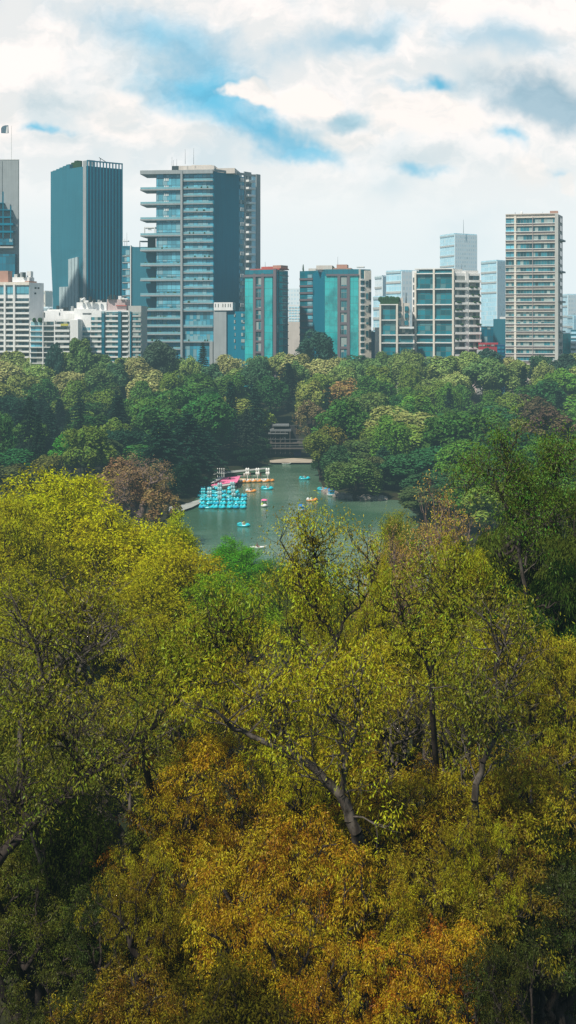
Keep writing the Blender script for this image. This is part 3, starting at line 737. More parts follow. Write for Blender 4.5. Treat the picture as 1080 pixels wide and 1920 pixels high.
part('penthouse', M['white'], R, lambda mb: (fC.box(mb, 20, 52, zt, g(519.5), -8, -2), fC.box(mb, 45.5, 53, g(519.5), g(508), -6, -3)))
roof_clutter(R, fC, g(519.5), 20, 46, 4, seed=3)

# ---------------- white mid-rise row
R = building('terrace_block', 'low white stepped apartment block beside the far left block', 95, 530)
f = Face(C2(56, 530), C2(133, 530)); g = lambda py: Z(py, 530)
part('wall', M['white'], R, lambda mb: (f.box(mb, 56, 104, G0, g(601), -12, 0), f.box(mb, 104, 146, G0, g(598.5), -12, 0.2), f.box(mb, 132, 147, G0, g(600), -12, 1.0)))
for k in range(8):
    y = 603 + 10 * k
    part('window', M['g_up'] if k < 5 else M['g_win2'], R, lambda mb: f.box(mb, 58, 79 if k < 5 else 80, g(y + 7), g(y), 0, 0.12))
    part('window', M['g_win2'], R, lambda mb: f.box(mb, 83, 102, g(y + 7), g(y), 0, 0.14))
    part('window', M['g_win2'], R, lambda mb: f.box(mb, 104.5, 130.5, g(y + 4.6), g(y), 0.2, 0.36))
    part('balcony', M['white2'], R, lambda mb: f.box(mb, 104, 131, g(y + 9.2), g(y + 5), 0.2, 1.4))
    part('slab', M['white2'], R, lambda mb: f.box(mb, 56, 103, g(y + 8.6), g(y + 7.2), 0, 0.9))
for q in (80.2, 102.2): part('pier', M['white2'], R, lambda mb: f.box(mb, q, q + 1.8, G0, g(601), 0, 1.0))
part('awning', wall('yellow_canvas', (0.55, 0.50, 0.10), 0.8), R, lambda mb: f.box(mb, 115, 129, g(611), g(607), 0.2, 1.6))
[part('shrub', M['plant'], R, lambda mb: mb.ball((X(q, 529), 529, g(600)), 0.8, 0.8, 1, 6, 4)) for q in (64, 74, 76)]

R = building('white_rooftop_block', 'plain white roof house behind the low stepped block', 110, 545)
f = Face(C2(80, 546), C2(150, 546)); g = lambda py: Z(py, 546)
part('wall', M['white'], R, lambda mb: (f.box(mb, 82, 140, G0, g(583), -10, 0), f.box(mb, 88, 112, g(583), g(580), -8, -1)))
part('door', M['dark'], R, lambda mb: f.box(mb, 82.5, 84, g(595), g(586), 0, 0.2)); part('door', M['dark'], R, lambda mb: f.box(mb, 111, 112.5, g(591), g(586), 0, 0.2))
part('wall', M['white2'], R, lambda mb: f.box(mb, 124, 146, G0, g(588), -6, 1.2))
roof_clutter(R, f, g(583), 92, 138, 8, seed=4)

R = building('white_balcony_row', 'long white apartment block with teal glass fins and crowded roof', 205, 540)
f = Face(C2(139, 541), C2(266, 539)); g = lambda py: Z(py, 540)
part('wall', M['white'], R, lambda mb: (f.box(mb, 139.5, 241, G0, g(582), -14, 0), f.box(mb, 139.5, 180.5, g(582), g(579.5), -14, 0)))
part('wall', M['conc_l'], R, lambda mb: f.box(mb, 241, 265, G0, g(573.5), -14, 0.3), 'grey end bay')
part('penthouse', M['white'], R, lambda mb: f.box(mb, 139.5, 196, g(582), g(566.5), -13, -4))
part('penthouse', M['mauve'], R, lambda mb: f.box(mb, 196, 233, g(582), g(561), -13, -4.5), 'pinkish roof house')
part('roof', M['red'], R, lambda mb: f.box(mb, 214, 234, g(573.5), g(572), -4.4, -3.6))
part('vent_strip', M['dark'], R, lambda mb: [f.box(mb, 155 + i * 2.4, 156.8 + i * 2.4, g(589.5), g(587), 0, 0.12) for i in range(7)])
for q in (191.5, 222.5, 244.5):
    part('glass_fin', M['g_teal'], R, lambda mb: f.box(mb, q, q + (5.5 if q < 240 else 2.5), G0, g(584), 0.3 if q > 240 else 0, 1.5))
for k in range(11):
    y = 585 + 9.6 * k
    for a, b, mm in ((148, 169, 'g_up'), (170.5, 190.5, 'g_win'), (198, 221.5, 'g_win'), (229, 240, 'g_win2'), (248, 264, 'g_win')):
        if (k < 3 and a < 160) or (k == 0 and a == 170.5): continue
        part('window', M[mm], R, lambda mb: f.box(mb, a, b, g(y + 5.6), g(y), -0.1, 0.12 if a < 240 else 0.45))
        part('balcony', M['white2'] if a < 240 else M['conc_l'], R, lambda mb: f.box(mb, a - 0.5, b + 0.5, g(y + 8.8), g(y + 5.8), 0, 0.8))
roof_clutter(R, f, g(566.5), 142, 194, 9, seed=5); roof_clutter(R, f, g(561), 198, 230, 6, seed=6)
part('dish', M['white'], R, lambda mb: (mb.bar((X(151, 540), 545, g(566)), (X(153, 540), 545, g(562)), 0.1), mb.bar((X(150, 540), 544.6, g(563)), (X(155.5, 540), 544.6, g(558)), 0.45, 0.35)))

# ---------------- smaller blocks between the towers
def simple(name, label, px0, px1, Y, py, mat, dep=12, bands=None, wm='g_win2', cols=1, roofm=None, cat='building'):
    R = building(name, label, (px0 + px1) / 2, Y, cat)
    f = Face(C2(px0, Y), C2(px1, Y)); g = lambda q: Z(q, Y)
    part('wall', mat, R, lambda mb: mb.prism(depth_plan([C2(px0, Y), C2(px1, Y)], dep), G0, g(py)))
    if bands:
        y0, pitch, n, h = bands; w = (px1 - px0) / cols
        for k in range(n):
            for c in range(cols):
                part('window', M[wm], R, lambda mb: f.box(mb, px0 + w * c + 0.6, px0 + w * (c + 1) - 0.6, g(y0 + pitch * k + h), g(y0 + pitch * k), 0, 0.2))
    if roofm: part('roof', roofm, R, lambda mb: f.box(mb, px0 + 1, px1 - 1, g(py), g(py - 2), -dep + 1, -0.5))
    return R, f, g
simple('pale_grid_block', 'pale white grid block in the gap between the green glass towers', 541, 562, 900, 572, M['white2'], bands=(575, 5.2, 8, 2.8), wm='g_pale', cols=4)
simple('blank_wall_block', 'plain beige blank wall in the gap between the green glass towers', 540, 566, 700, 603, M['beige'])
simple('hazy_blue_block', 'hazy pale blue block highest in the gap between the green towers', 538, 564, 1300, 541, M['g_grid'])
R, f, g = simple('navy_glass_block', 'narrow navy block just right of the wide green tower', 695, 704, 620, 622, M['blueglass'], 8)
R, f, g = simple('white_party_wall', 'plain white wall left of the cream framed block', 703, 712, 600, 614, M['white'], 8)
simple('red_roof_house', 'low crimson building between the white framed block and the banded tower', 897, 934, 560, 643, wall('crimson_paint', (0.38, 0.035, 0.05), 0.7), 10, bands=(646, 9, 1, 3), cols=5)
simple('grey_base_block', 'low grey wall in front of the crimson building', 894, 926, 552, 656, M['conc_l'], 5)
simple('navy_side_house', 'small navy house right of the crimson building', 932, 947, 558, 646, M['blueglass'], 8, bands=(650, 7, 3, 4), wm='g_teal', cols=2)
simple('teal_low_block', 'low teal glass block above the crimson building', 902, 927, 620, 614, M['g_teal'], 8, roofm=M['dark'])
simple('grey_party_block', 'plain grey block tucked behind the banded tower', 925, 950, 600, 598, M['slate'], 8)
R, f, g = simple('white_stepped_top', 'white rooftop step beside the plain grey block', 937, 950, 640, 594, M['white'], 6)
simple('green_gable_block', 'small sea green block at the right edge beside the banded tower', 1055, 1070, 570, 626, M['g_green'], 8, roofm=M['white'])
simple('white_edge_block', 'small whitish block at the very right edge', 1070, 1110, 565, 640, M['white'], 8, bands=(644, 9, 5, 4), cols=4)
simple('slate_edge_block', 'slate blue block above the whitish block at the right edge', 1070, 1120, 640, 618, M['slate'], 8, bands=(622, 8, 4, 4), wm='g_pale', cols=4)

# ---------------- hazy distance: haze is also put into the pale wall colours
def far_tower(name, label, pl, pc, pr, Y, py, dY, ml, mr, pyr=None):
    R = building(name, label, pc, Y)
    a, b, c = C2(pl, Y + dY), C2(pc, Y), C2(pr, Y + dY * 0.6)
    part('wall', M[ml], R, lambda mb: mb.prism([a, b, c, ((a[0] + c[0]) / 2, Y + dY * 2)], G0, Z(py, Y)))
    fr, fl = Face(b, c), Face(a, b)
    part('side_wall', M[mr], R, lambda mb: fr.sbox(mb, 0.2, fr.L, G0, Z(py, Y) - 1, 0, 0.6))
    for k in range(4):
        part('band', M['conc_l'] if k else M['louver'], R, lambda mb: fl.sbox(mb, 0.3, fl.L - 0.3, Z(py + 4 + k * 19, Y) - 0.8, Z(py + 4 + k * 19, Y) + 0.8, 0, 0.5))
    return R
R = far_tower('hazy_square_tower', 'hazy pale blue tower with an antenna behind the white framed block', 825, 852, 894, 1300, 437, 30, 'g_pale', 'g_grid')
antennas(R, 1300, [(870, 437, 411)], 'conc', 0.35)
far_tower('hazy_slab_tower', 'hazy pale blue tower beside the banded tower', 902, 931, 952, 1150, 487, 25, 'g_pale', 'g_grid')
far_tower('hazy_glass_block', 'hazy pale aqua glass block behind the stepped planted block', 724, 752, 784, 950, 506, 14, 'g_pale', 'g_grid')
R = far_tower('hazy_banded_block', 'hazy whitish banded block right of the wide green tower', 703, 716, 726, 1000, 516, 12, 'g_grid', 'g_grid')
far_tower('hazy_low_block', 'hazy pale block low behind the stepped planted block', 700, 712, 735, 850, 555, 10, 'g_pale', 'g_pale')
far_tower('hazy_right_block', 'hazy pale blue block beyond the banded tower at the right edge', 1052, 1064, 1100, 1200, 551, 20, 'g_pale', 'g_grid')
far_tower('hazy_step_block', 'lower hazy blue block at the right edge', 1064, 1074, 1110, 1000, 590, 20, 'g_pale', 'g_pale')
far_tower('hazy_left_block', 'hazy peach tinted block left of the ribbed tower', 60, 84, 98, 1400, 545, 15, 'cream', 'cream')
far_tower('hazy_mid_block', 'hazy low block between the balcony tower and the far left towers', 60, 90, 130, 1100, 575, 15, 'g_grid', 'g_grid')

# ------------------------------------------------------------------ trees
def leaf_mat(name, trans=0.3, hue_j=0.03, val_j=0.45, autumn=(0.31, 0.205, 0.012), gloss=0.06, grain=0.22, sat=1.0):
    """foliage: the tree's own colour, each leaf and each clump a little different, turning to rust in patches"""
    m, t, out = newmat(name)
    oi = t.new('ShaderNodeObjectInfo')
    a1 = t.new('ShaderNodeAttribute', attribute_name='lv').outputs['Fac']
    a2 = t.new('ShaderNodeAttribute', attribute_name='cv').outputs['Fac']
    ob = t.new('ShaderNodeTexCoord').outputs['Object']
    ofs = t.vm('MULTIPLY', t.xyz(oi.outputs['Random'], oi.outputs['Random'], oi.outputs['Random']), (40, 70, 20))
    nz = t.noise(t.vm('ADD', ob, ofs), grain, 3, 0.6)
    k = t.m('ADD', t.m('MULTIPLY', nz, 0.65), t.m('MULTIPLY', a2, 0.35))
    k = t.m('ADD', k, t.m('SUBTRACT', oi.outputs['Alpha'], 0.5))
    fac = t.smooth(k, 0.50, 0.85)
    col = t.mix(fac, oi.outputs['Color'], autumn)
    hs = t.new('ShaderNodeHueSaturation')
    hv = t.m('ADD', t.m('MULTIPLY', t.m('SUBTRACT', a1, 0.5), hue_j), t.m('MULTIPLY', t.m('SUBTRACT', a2, 0.5), hue_j * 1.3))
    t.put(hs.inputs['Hue'], t.m('ADD', hv, 0.5)); hs.inputs['Saturation'].default_value = sat
    vv_ = t.m('ADD', t.m('MULTIPLY', t.m('SUBTRACT', a1, 0.5), val_j * 1.6), t.m('MULTIPLY', t.m('SUBTRACT', a2, 0.5), val_j))
    t.put(hs.inputs['Value'], t.m('ADD', vv_, 1.0)); t.put(hs.inputs['Color'], col)
    d = t.new('ShaderNodeBsdfDiffuse'); tr = t.new('ShaderNodeBsdfTranslucent')
    t.l.new(hs.outputs[0], d.inputs[0]); t.l.new(hs.outputs[0], tr.inputs[0])
    mx = t.new('ShaderNodeMixShader'); mx.inputs[0].default_value = trans
    t.l.new(d.outputs[0], mx.inputs[1]); t.l.new(tr.outputs[0], mx.inputs[2])
    res = mx.outputs[0]
    if gloss:
        g = t.new('ShaderNodeBsdfGlossy'); g.inputs['Roughness'].default_value = 0.45
        m2 = t.new('ShaderNodeMixShader'); m2.inputs[0].default_value = gloss
        t.l.new(res, m2.inputs[1]); t.l.new(g.outputs[0], m2.inputs[2]); res = m2.outputs[0]
    t.l.new(res, out.inputs[0])
    return m
L_near = leaf_mat('near_leaves', 0.14, gloss=0.012, val_j=0.55, hue_j=0.06)
L_mid = leaf_mat('mid_leaves', gloss=0.0, grain=0.12)
L_far = leaf_mat('far_leaves', 0.2, 0.03, 0.35, (0.19, 0.17, 0.045), 0.0, 0.12)
L_con = leaf_mat('conifer_needles', 0.12, 0.02, 0.3, (0.03, 0.04, 0.012), 0.0, 0.2)
def bark(name, c1, c2):
    m, t, out = newmat(name)
    ob = t.new('ShaderNodeTexCoord').outputs['Object']
    n = t.noise(t.vm('MULTIPLY', ob, (3, 3, 0.8)), 1.5, 5, 0.65)
    principled(t, out, t.mix(t.smooth(n, 0.35, 0.65), c1, c2), 0.9, 0.15)
    return m
B_dark = bark('dark_bark', (0.018, 0.013, 0.011), (0.06, 0.048, 0.04))
B_mid = bark('brown_bark', (0.035, 0.028, 0.022), (0.14, 0.12, 0.10))
B_grey = bark('grey_bark', (0.09, 0.08, 0.07), (0.30, 0.27, 0.24))

def norm(a): return a / (np.linalg.norm(a, axis=-1, keepdims=True) + 1e-9)
def tubes(segs, k):
    """segs (N,8): p0 p1 r0 r1 -> frustum quads"""
    S = np.asarray(segs, float)
    if len(S) == 0: return np.zeros((0, 3)), np.zeros((0, 4), int)
    a, b, r0, r1 = S[:, :3], S[:, 3:6], S[:, 6], S[:, 7]
    d = norm(b - a); ref = np.where(np.abs(d[:, 2:3]) > 0.9, [[1.0, 0, 0]], [[0, 0, 1.0]])
    u_ = norm(np.cross(d, ref)); w_ = np.cross(d, u_)
    ang = np.arange(k) * 2 * math.pi / k
    ring = u_[:, None] * np.cos(ang)[None, :, None] + w_[:, None] * np.sin(ang)[None, :, None]
    A = a[:, None] + ring * r0[:, None, None]; B = b[:, None] + ring * r1[:, None, None]
    V = np.concatenate([A, B], 1).reshape(-1, 3)
    base = np.arange(len(S))[:, None] * 2 * k; i = np.arange(k)[None]; j = (i + 1) % k
    Fc = np.stack([base + i, base + j, base + k + j, base + k + i], -1).reshape(-1, 4)
    return V, Fc
def skeleton(tips, base, r_tip=0.012, power=0.46, rng=RG, trunk_top=None, gn=0.10, droop=0.06):
    segs = []
    def path(a, b, r0, r1, g):
        L = np.linalg.norm(b - a); n = 1 if L < 0.5 else (2 if L < 1.5 else 4)
        p = a
        for i in range(1, n + 1):
            q = a + (b - a) * i / n
            if i < n: q = q + rng.normal(size=3) * L * g * 0.6
            segs.append([*p, *q, r0 + (r1 - r0) * (i - 1) / n, r0 + (r1 - r0) * i / n]); p = q
    def rec(start, T, rr):
        n = len(T)
        if n <= 3:
            for tp in T: path(start, tp, max(rr * 0.6, r_tip), r_tip * 0.5, 0.12)
            return
        k = 3 if n > 40 and rng.random() < 0.5 else 2
        Cn = T[rng.choice(n, k, replace=False)]
        for _ in range(4):
            lab = np.argmin(((T[:, None] - Cn[None]) ** 2).sum(-1), 1)
            for c in range(k):
                if (lab == c).any(): Cn[c] = T[lab == c].mean(0)
        for c in range(k):
            G = T[lab == c]
            if len(G) == 0: continue
            cen = G.mean(0); f_ = 0.35 + 0.25 * rng.random(); L = np.linalg.norm(cen - start)
            node = start + (cen - start) * f_ + rng.normal(size=3) * L * gn
            node[2] -= L * droop
            r1 = r_tip * len(G) ** power
            path(start, node, min(rr, r1 * 1.25), r1, gn)
            rec(node, G, r1)
    tt = np.array(trunk_top, float); R0 = r_tip * len(tips) ** power
    path(np.array(base, float), tt, R0 * 1.45, R0, 0.04)
    rec(tt, tips, R0)
    return np.array(segs)
def wood_mesh(name, segs, thick=0.05):
    big = segs[segs[:, 6] > thick]; sm = segs[segs[:, 6] <= thick]
    v1, f1 = tubes(big, 7); v2, f2 = tubes(sm, 3)
    return np_mesh(name, np.concatenate([v1, v2]), np.concatenate([f1, f2 + len(v1)]), smooth=True)
def leaf_quads(c, a, L, Wd, rng=RG, b=None):
    """diamond leaves: centres c, axis a, length L, width Wd"""
    a = norm(a)
    if b is None: b = norm(np.cross(a, rng.normal(size=a.shape)))
    L = np.broadcast_to(L, (len(c),))[:, None]; Wd = np.broadcast_to(Wd, (len(c),))[:, None]
    V = np.stack([c - a * L / 2, c + b * Wd / 2 - a * L * 0.05, c + a * L / 2, c - b * Wd / 2 - a * L * 0.05], 1).reshape(-1, 3)
    return V, np.arange(len(c) * 4).reshape(-1, 4)

def lumpy(n, R, zc, hz, lumps, rng, inner=0.35, low=-0.55):
    """points filling an uneven crown: a union of lumps spread over an ellipsoid"""
    Ld = norm(rng.normal(size=(lumps, 3))); Ld[:, 2] = np.where(Ld[:, 2] < low, -Ld[:, 2], Ld[:, 2])
    lc = Ld * (0.45 + 0.25 * rng.random((lumps, 1))); lr = 0.26 + 0.2 * rng.random(lumps)
    k = rng.integers(0, lumps, n); d = norm(rng.normal(size=(n, 3))); d[:, 2] += 0.25
    P = lc[k] + d * (lr[k][:, None] * (inner + (1 - inner) * rng.random((n, 1)) ** 0.5))
    P = P * np.array([R, R, hz]) + np.array([0, 0, zc])
    return P, k, rng.random(lumps)[k]

PROTO = {}
def reg(key, crown, cmat, wood, bmat, height):
    crown.materials.append(cmat); wood.materials.append(bmat)
    PROTO[key] = (crown, wood, height)

def near_tree(key, seed, clumps=170, sub=9, per=34, R=5.5, h=17.0, hz=5.5, leaf=(0.145, 0.042), cr_=0.62, spread=0.145, cm=None, lumps=13, droop=0.8, bm=None, gn=0.10, r_tip=0.012, sparse=0.0, power=0.48, dome=0.9):
    """branches end in domed sprays: each clump is a little umbrella of hanging leaf bunches"""
    rng = np.random.default_rng(seed)
    Cc, lk, lv_ = lumpy(clumps, R, h - hz, hz, lumps, rng, 0.1)
    Cc[:, 2] += 0.15
    an = rng.random((clumps, sub)) * 6.283; rr = np.sqrt(rng.random((clumps, sub))) * cr_ * (0.7 + 0.6 * rng.random((clumps, 1)))
    T = Cc[:, None] + np.stack([np.cos(an) * rr, np.sin(an) * rr, 0.35 * cr_ - dome * rr ** 2 / cr_ + rng.normal(size=rr.shape) * 0.10], -1)
    T = T.reshape(-1, 3); lv2 = np.repeat(lv_, sub); ccol = np.repeat(rng.random(clumps), sub)
    segs = skeleton(T, (0, 0, 0), r_tip, power, rng, (rng.normal() * .5, rng.normal() * .5, (h - 2 * hz) * 0.9 + 1.0), gn)
    keepc = np.repeat(rng.random(clumps) > sparse, sub)
    Tk = T[keepc]; rad = np.repeat(Cc, sub, 0)[keepc]
    n = len(Tk) * per; c = np.repeat(Tk, per, 0); off = rng.normal(size=(n, 3)) * spread; off[:, 2] *= 0.8
    size = np.repeat(0.7 + 0.6 * rng.random(len(Tk)), per)
    c = c + off * size[:, None]
    outw = np.repeat(norm(Tk - rad), per, 0)
    ax = norm(off + 1e-3) * 0.5 + outw * 0.5 + rng.normal(size=(n, 3)) * 0.4; ax[:, 2] -= droop
    V, Fq = leaf_quads(c, ax, leaf[0] * (0.7 + 0.6 * rng.random(n)), leaf[1] * (0.8 + 0.4 * rng.random(n)), rng)
    cr = np_mesh(key + '_crown', V, Fq, {'lv': rng.random(n), 'cv': np.repeat(0.6 * ccol[keepc] + 0.4 * lv2[keepc], per)})
    reg(key, cr, cm or L_near, wood_mesh(key + '_wood', segs), bm or B_dark, h)

near_tree('ash_a', 1, clumps=165); near_tree('ash_b', 2, R=5.0, hz=6.2, lumps=13, clumps=170); near_tree('ash_c', 3, R=6.2, hz=4.8, lumps=11, clumps=160, gn=0.12)
near_tree('ash_s', 9, clumps=95, R=5.0, hz=6.2, lumps=9, sub=9, per=30)
near_tree('bare', 4, clumps=150, sub=7, per=20, R=5.0, hz=5.0, sparse=0.35, gn=0.11, r_tip=0.012, power=0.52, bm=B_mid)
near_tree('fine', 5, clumps=260, sub=8, per=16, R=5.5, h=16, hz=5.2, leaf=(0.24, 0.085), spread=0.28, lumps=22, droop=0.4, cm=L_mid, cr_=0.75)
near_tree('fine_b', 6, clumps=250, sub=8, per=16, R=5.2, h=16, hz=6.0, leaf=(0.25, 0.09), spread=0.3, lumps=20, droop=0.4, cm=L_mid, cr_=0.75)
near_tree('twiggy', 7, clumps=240, sub=7, per=7, R=5.2, h=15, hz=5.5, leaf=(0.2, 0.07), spread=0.3, lumps=24, droop=0.2, cm=L_mid, r_tip=0.02, bm=bark('pale_twigs', (0.10, 0.07, 0.06), (0.26, 0.19, 0.16)))
near_tree('cypress', 8, clumps=80, sub=9, per=60, R=4.6, h=18, hz=6.0, leaf=(0.24, 0.05), spread=0.24, lumps=9, droop=1.2, gn=0.2, r_tip=0.018, cr_=0.7, cm=leaf_mat('cypress_sprays', 0.2, 0.03, 0.5, (0.05, 0.07, 0.01), 0.0))

def far_tree(key, seed, R=6.0, h=20.0, hz=8.0, lumps=26, n=6500, size=0.68, cm=None, droopy=0.0, low=-0.6, lr0=0.22, flat=1.0):
    rng = np.random.default_rng(seed)
    Ld = norm(rng.normal(size=(lumps, 3))); Ld[:, 2] = np.where(Ld[:, 2] < low, -Ld[:, 2], Ld[:, 2])
    lc = Ld * (0.5 + 0.3 * rng.random((lumps, 1))); lr = lr0 + 0.17 * rng.random(lumps)
    k = rng.integers(0, lumps, n); d = norm(rng.normal(size=(n, 3)) + np.array([0, 0, 0.45]))
    P = lc[k] + d * (lr[k][:, None] * (0.82 + 0.3 * rng.random((n, 1)) ** 1.0))
    if droopy: P[:, 2] -= droopy * rng.random(n) ** 2 * (np.linalg.norm(P[:, :2], axis=1)) 
    P = P * np.array([R, R, hz]) + np.array([0, 0, h - hz * 0.98])
    nr = norm(d + rng.normal(size=(n, 3)) * 0.55)
    a = norm(np.cross(nr, rng.normal(size=(n, 3)))); b = np.cross(nr, a)
    sz = size * (0.5 + 0.9 * rng.random(n))
    V, Fq = leaf_quads(P, a, sz * (1.5 if droopy else 1.1), sz * 0.75, rng, b)
    cr = np_mesh(key + '_crown', V, Fq, {'lv': rng.random(n), 'cv': 0.35 * rng.random(n) + 0.65 * rng.random(lumps)[k]})
    T = lc * np.array([R, R, hz]) + np.array([0, 0, h - hz * 0.98])
    T = np.concatenate([T, T * np.array([0.7, 0.7, 0.9])])
    segs = skeleton(T, (0, 0, 0), 0.05, 0.45, rng, (0, 0, (h - 2 * hz) * 0.9 + 1), 0.08)
    reg(key, cr, cm or L_far, wood_mesh(key + '_wood', segs), B_dark, h)
for i in range(6):
    far_tree('broad_%d' % i, 20 + i, R=[6, 6.8, 5.4, 7.2, 6.2, 5.0][i], hz=[8, 7.4, 8.4, 7.6, 8.6, 8.8][i], lumps=[26, 34, 22, 38, 30, 24][i], lr0=[.22, .18, .24, .17, .2, .22][i])
far_tree('weeping', 31, R=6.0, hz=8.2, lumps=34, n=7500, size=0.5, droopy=0.7, lr0=0.16)
far_tree('ragged', 32, R=5.6, hz=8.2, lumps=40, n=5000, size=0.5, lr0=0.12)
def conifer(key, seed, h=22.0, R=4.0, whorls=24, br=10, per=20, layer=1.0, z0=0.12, size=0.55):
    rng = np.random.default_rng(seed); c, a, b, cv, segs = [], [], [], [], []
    segs.append([0, 0, 0, 0, 0, h * 0.98, 0.32, 0.04])
    for w in range(whorls):
        f_ = w / (whorls - 1); z = h * (z0 + (1 - z0) * f_ ** 0.95)
        r = R * (1 - f_) ** 0.8 * (0.75 + 0.45 * rng.random()) + 0.25
        for j in range(br):
            an = 2 * math.pi * (j + rng.random()) / br; rr = r * (0.7 + 0.45 * rng.random()); dr = np.array([math.cos(an), math.sin(an), 0])
            tip = np.array([0, 0, z]) + dr * rr - np.array([0, 0, 0.22 * rr]); segs.append([0, 0, z, *tip, 0.07, 0.02])
            s_ = rng.random(per) ** 0.7
            pp = np.array([0, 0, z]) + s_[:, None] * (tip - np.array([0, 0, z])) + rng.normal(size=(per, 3)) * 0.22 * np.array([1, 1, 0.6])
            c.append(pp); a.append(norm(dr + rng.normal(size=(per, 3)) * 0.45 - np.array([0, 0, 0.35]))); cv.append(np.full(per, rng.random()))
            b.append(norm(np.cross(a[-1], np.array([0, 0, 1.0]) + rng.normal(size=(per, 3)) * 0.5)))
    c, a, b, cv = map(np.concatenate, (c, a, b, cv)); n = len(c)
    V, Fq = leaf_quads(c, a, size * (0.8 + 0.8 * rng.random(n)) * 1.3, size * 0.5 * (0.6 + 0.7 * rng.random(n)), rng, b)
    cr = np_mesh(key + '_crown', V, Fq, {'lv': rng.random(n), 'cv': cv})
    reg(key, cr, L_con, wood_mesh(key + '_wood', np.array(segs)), B_dark, h)
conifer('con_a', 41); conifer('con_b', 42, h=20, R=5.6, whorls=17, br=9, per=30, z0=0.2); conifer('con_c', 43, h=24, R=3.2, whorls=28)

MARKS = [(-200, 92, 'far left blocks'), (92, 165, 'low white block'), (165, 262, 'dark ribbed tower'), (262, 345, 'balcony tower'), (345, 458, 'dark teal wall'), (458, 545, 'narrow green tower'),
         (545, 612, 'wide tower dark side'), (612, 700, 'wide green tower'), (700, 778, 'stepped block'), (778, 900, 'white framed block'), (900, 947, 'crimson building'), (947, 1400, 'beige banded tower')]
def hue_word(c, kind):
    r, g, b = c
    if kind == 'con': return 'very dark green'
    if r > g * 1.15: return 'rusty brown'
    if r > g * 0.95: return 'tan yellow'
    if r > g * 0.72: return 'yellow green' if g > 0.09 else 'olive'
    if g > 0.105: return 'bright green'
    if g > 0.062: return 'mid green'
    return 'dark green'
TREES = []
def tree(key, px, Y, height=None, width=None, top=None, color=(0.05, 0.09, 0.02), autumn=0.0, label=None, name=None, group=None, rz=None, auto=False):
    """plant one tree. top: photo row of its top; width in photo pixels"""
    cr, wd, h0 = PROTO[key]
    x = X(px, Y); g_ = float(ground(x, Y)) - 0.2
    if top is not None: height = max(4, Z(top, Y) - g_)
    sz = height / h0
    if width is None: sx = sz
    else:
        Rm = {'ash_a': 5.5, 'ash_s': 5.0, 'ash_b': 5.0, 'ash_c': 6.2, 'bare': 5, 'fine': 5.5, 'fine_b': 5.2, 'twiggy': 5.2, 'cypress': 4.6, 'weeping': 6, 'ragged': 5.6, 'con_a': 4, 'con_b': 5.6, 'con_c': 3.2}.get(key) or [6, 6.8, 5.4, 7.2, 6.2, 5.0][int(key[-1])]
        sx = width / 2 / F * Y / Rm
    kind = 'con' if key.startswith('con') else ('weep' if key == 'weeping' else ('fol' if not auto else 'broad'))
    nm = name or {'con': 'conifer_tree', 'weep': 'weeping_tree'}.get(kind, 'broadleaf_tree')
    R = empty(nm, (x, Y, g_), rnd.uniform(0, 6.28) if rz is None else rz)
    c = link_mesh('crown', cr, None, R); w = link_mesh('trunk', wd, None, R)
    for o in (c, w): o.scale = (sx, sx * rnd.uniform(0.9, 1.1), sz)
    c.color = (*color, autumn + 0.5 if autumn is not None else 0.5)
    R['category'] = 'tree'
    TREES.append((R, px, Y, kind, color, label, group))
    return R

def cmul(c, k): return tuple(x * k for x in c)
DG, MG, BG_, OL, YG, TAN, RUST, BLUEG = (0.022, 0.062, 0.020), (0.045, 0.095, 0.022), (0.062, 0.145, 0.018), (0.085, 0.105, 0.024), (0.135, 0.16, 0.022), (0.19, 0.155, 0.045), (0.15, 0.085, 0.04), (0.028, 0.058, 0.034)

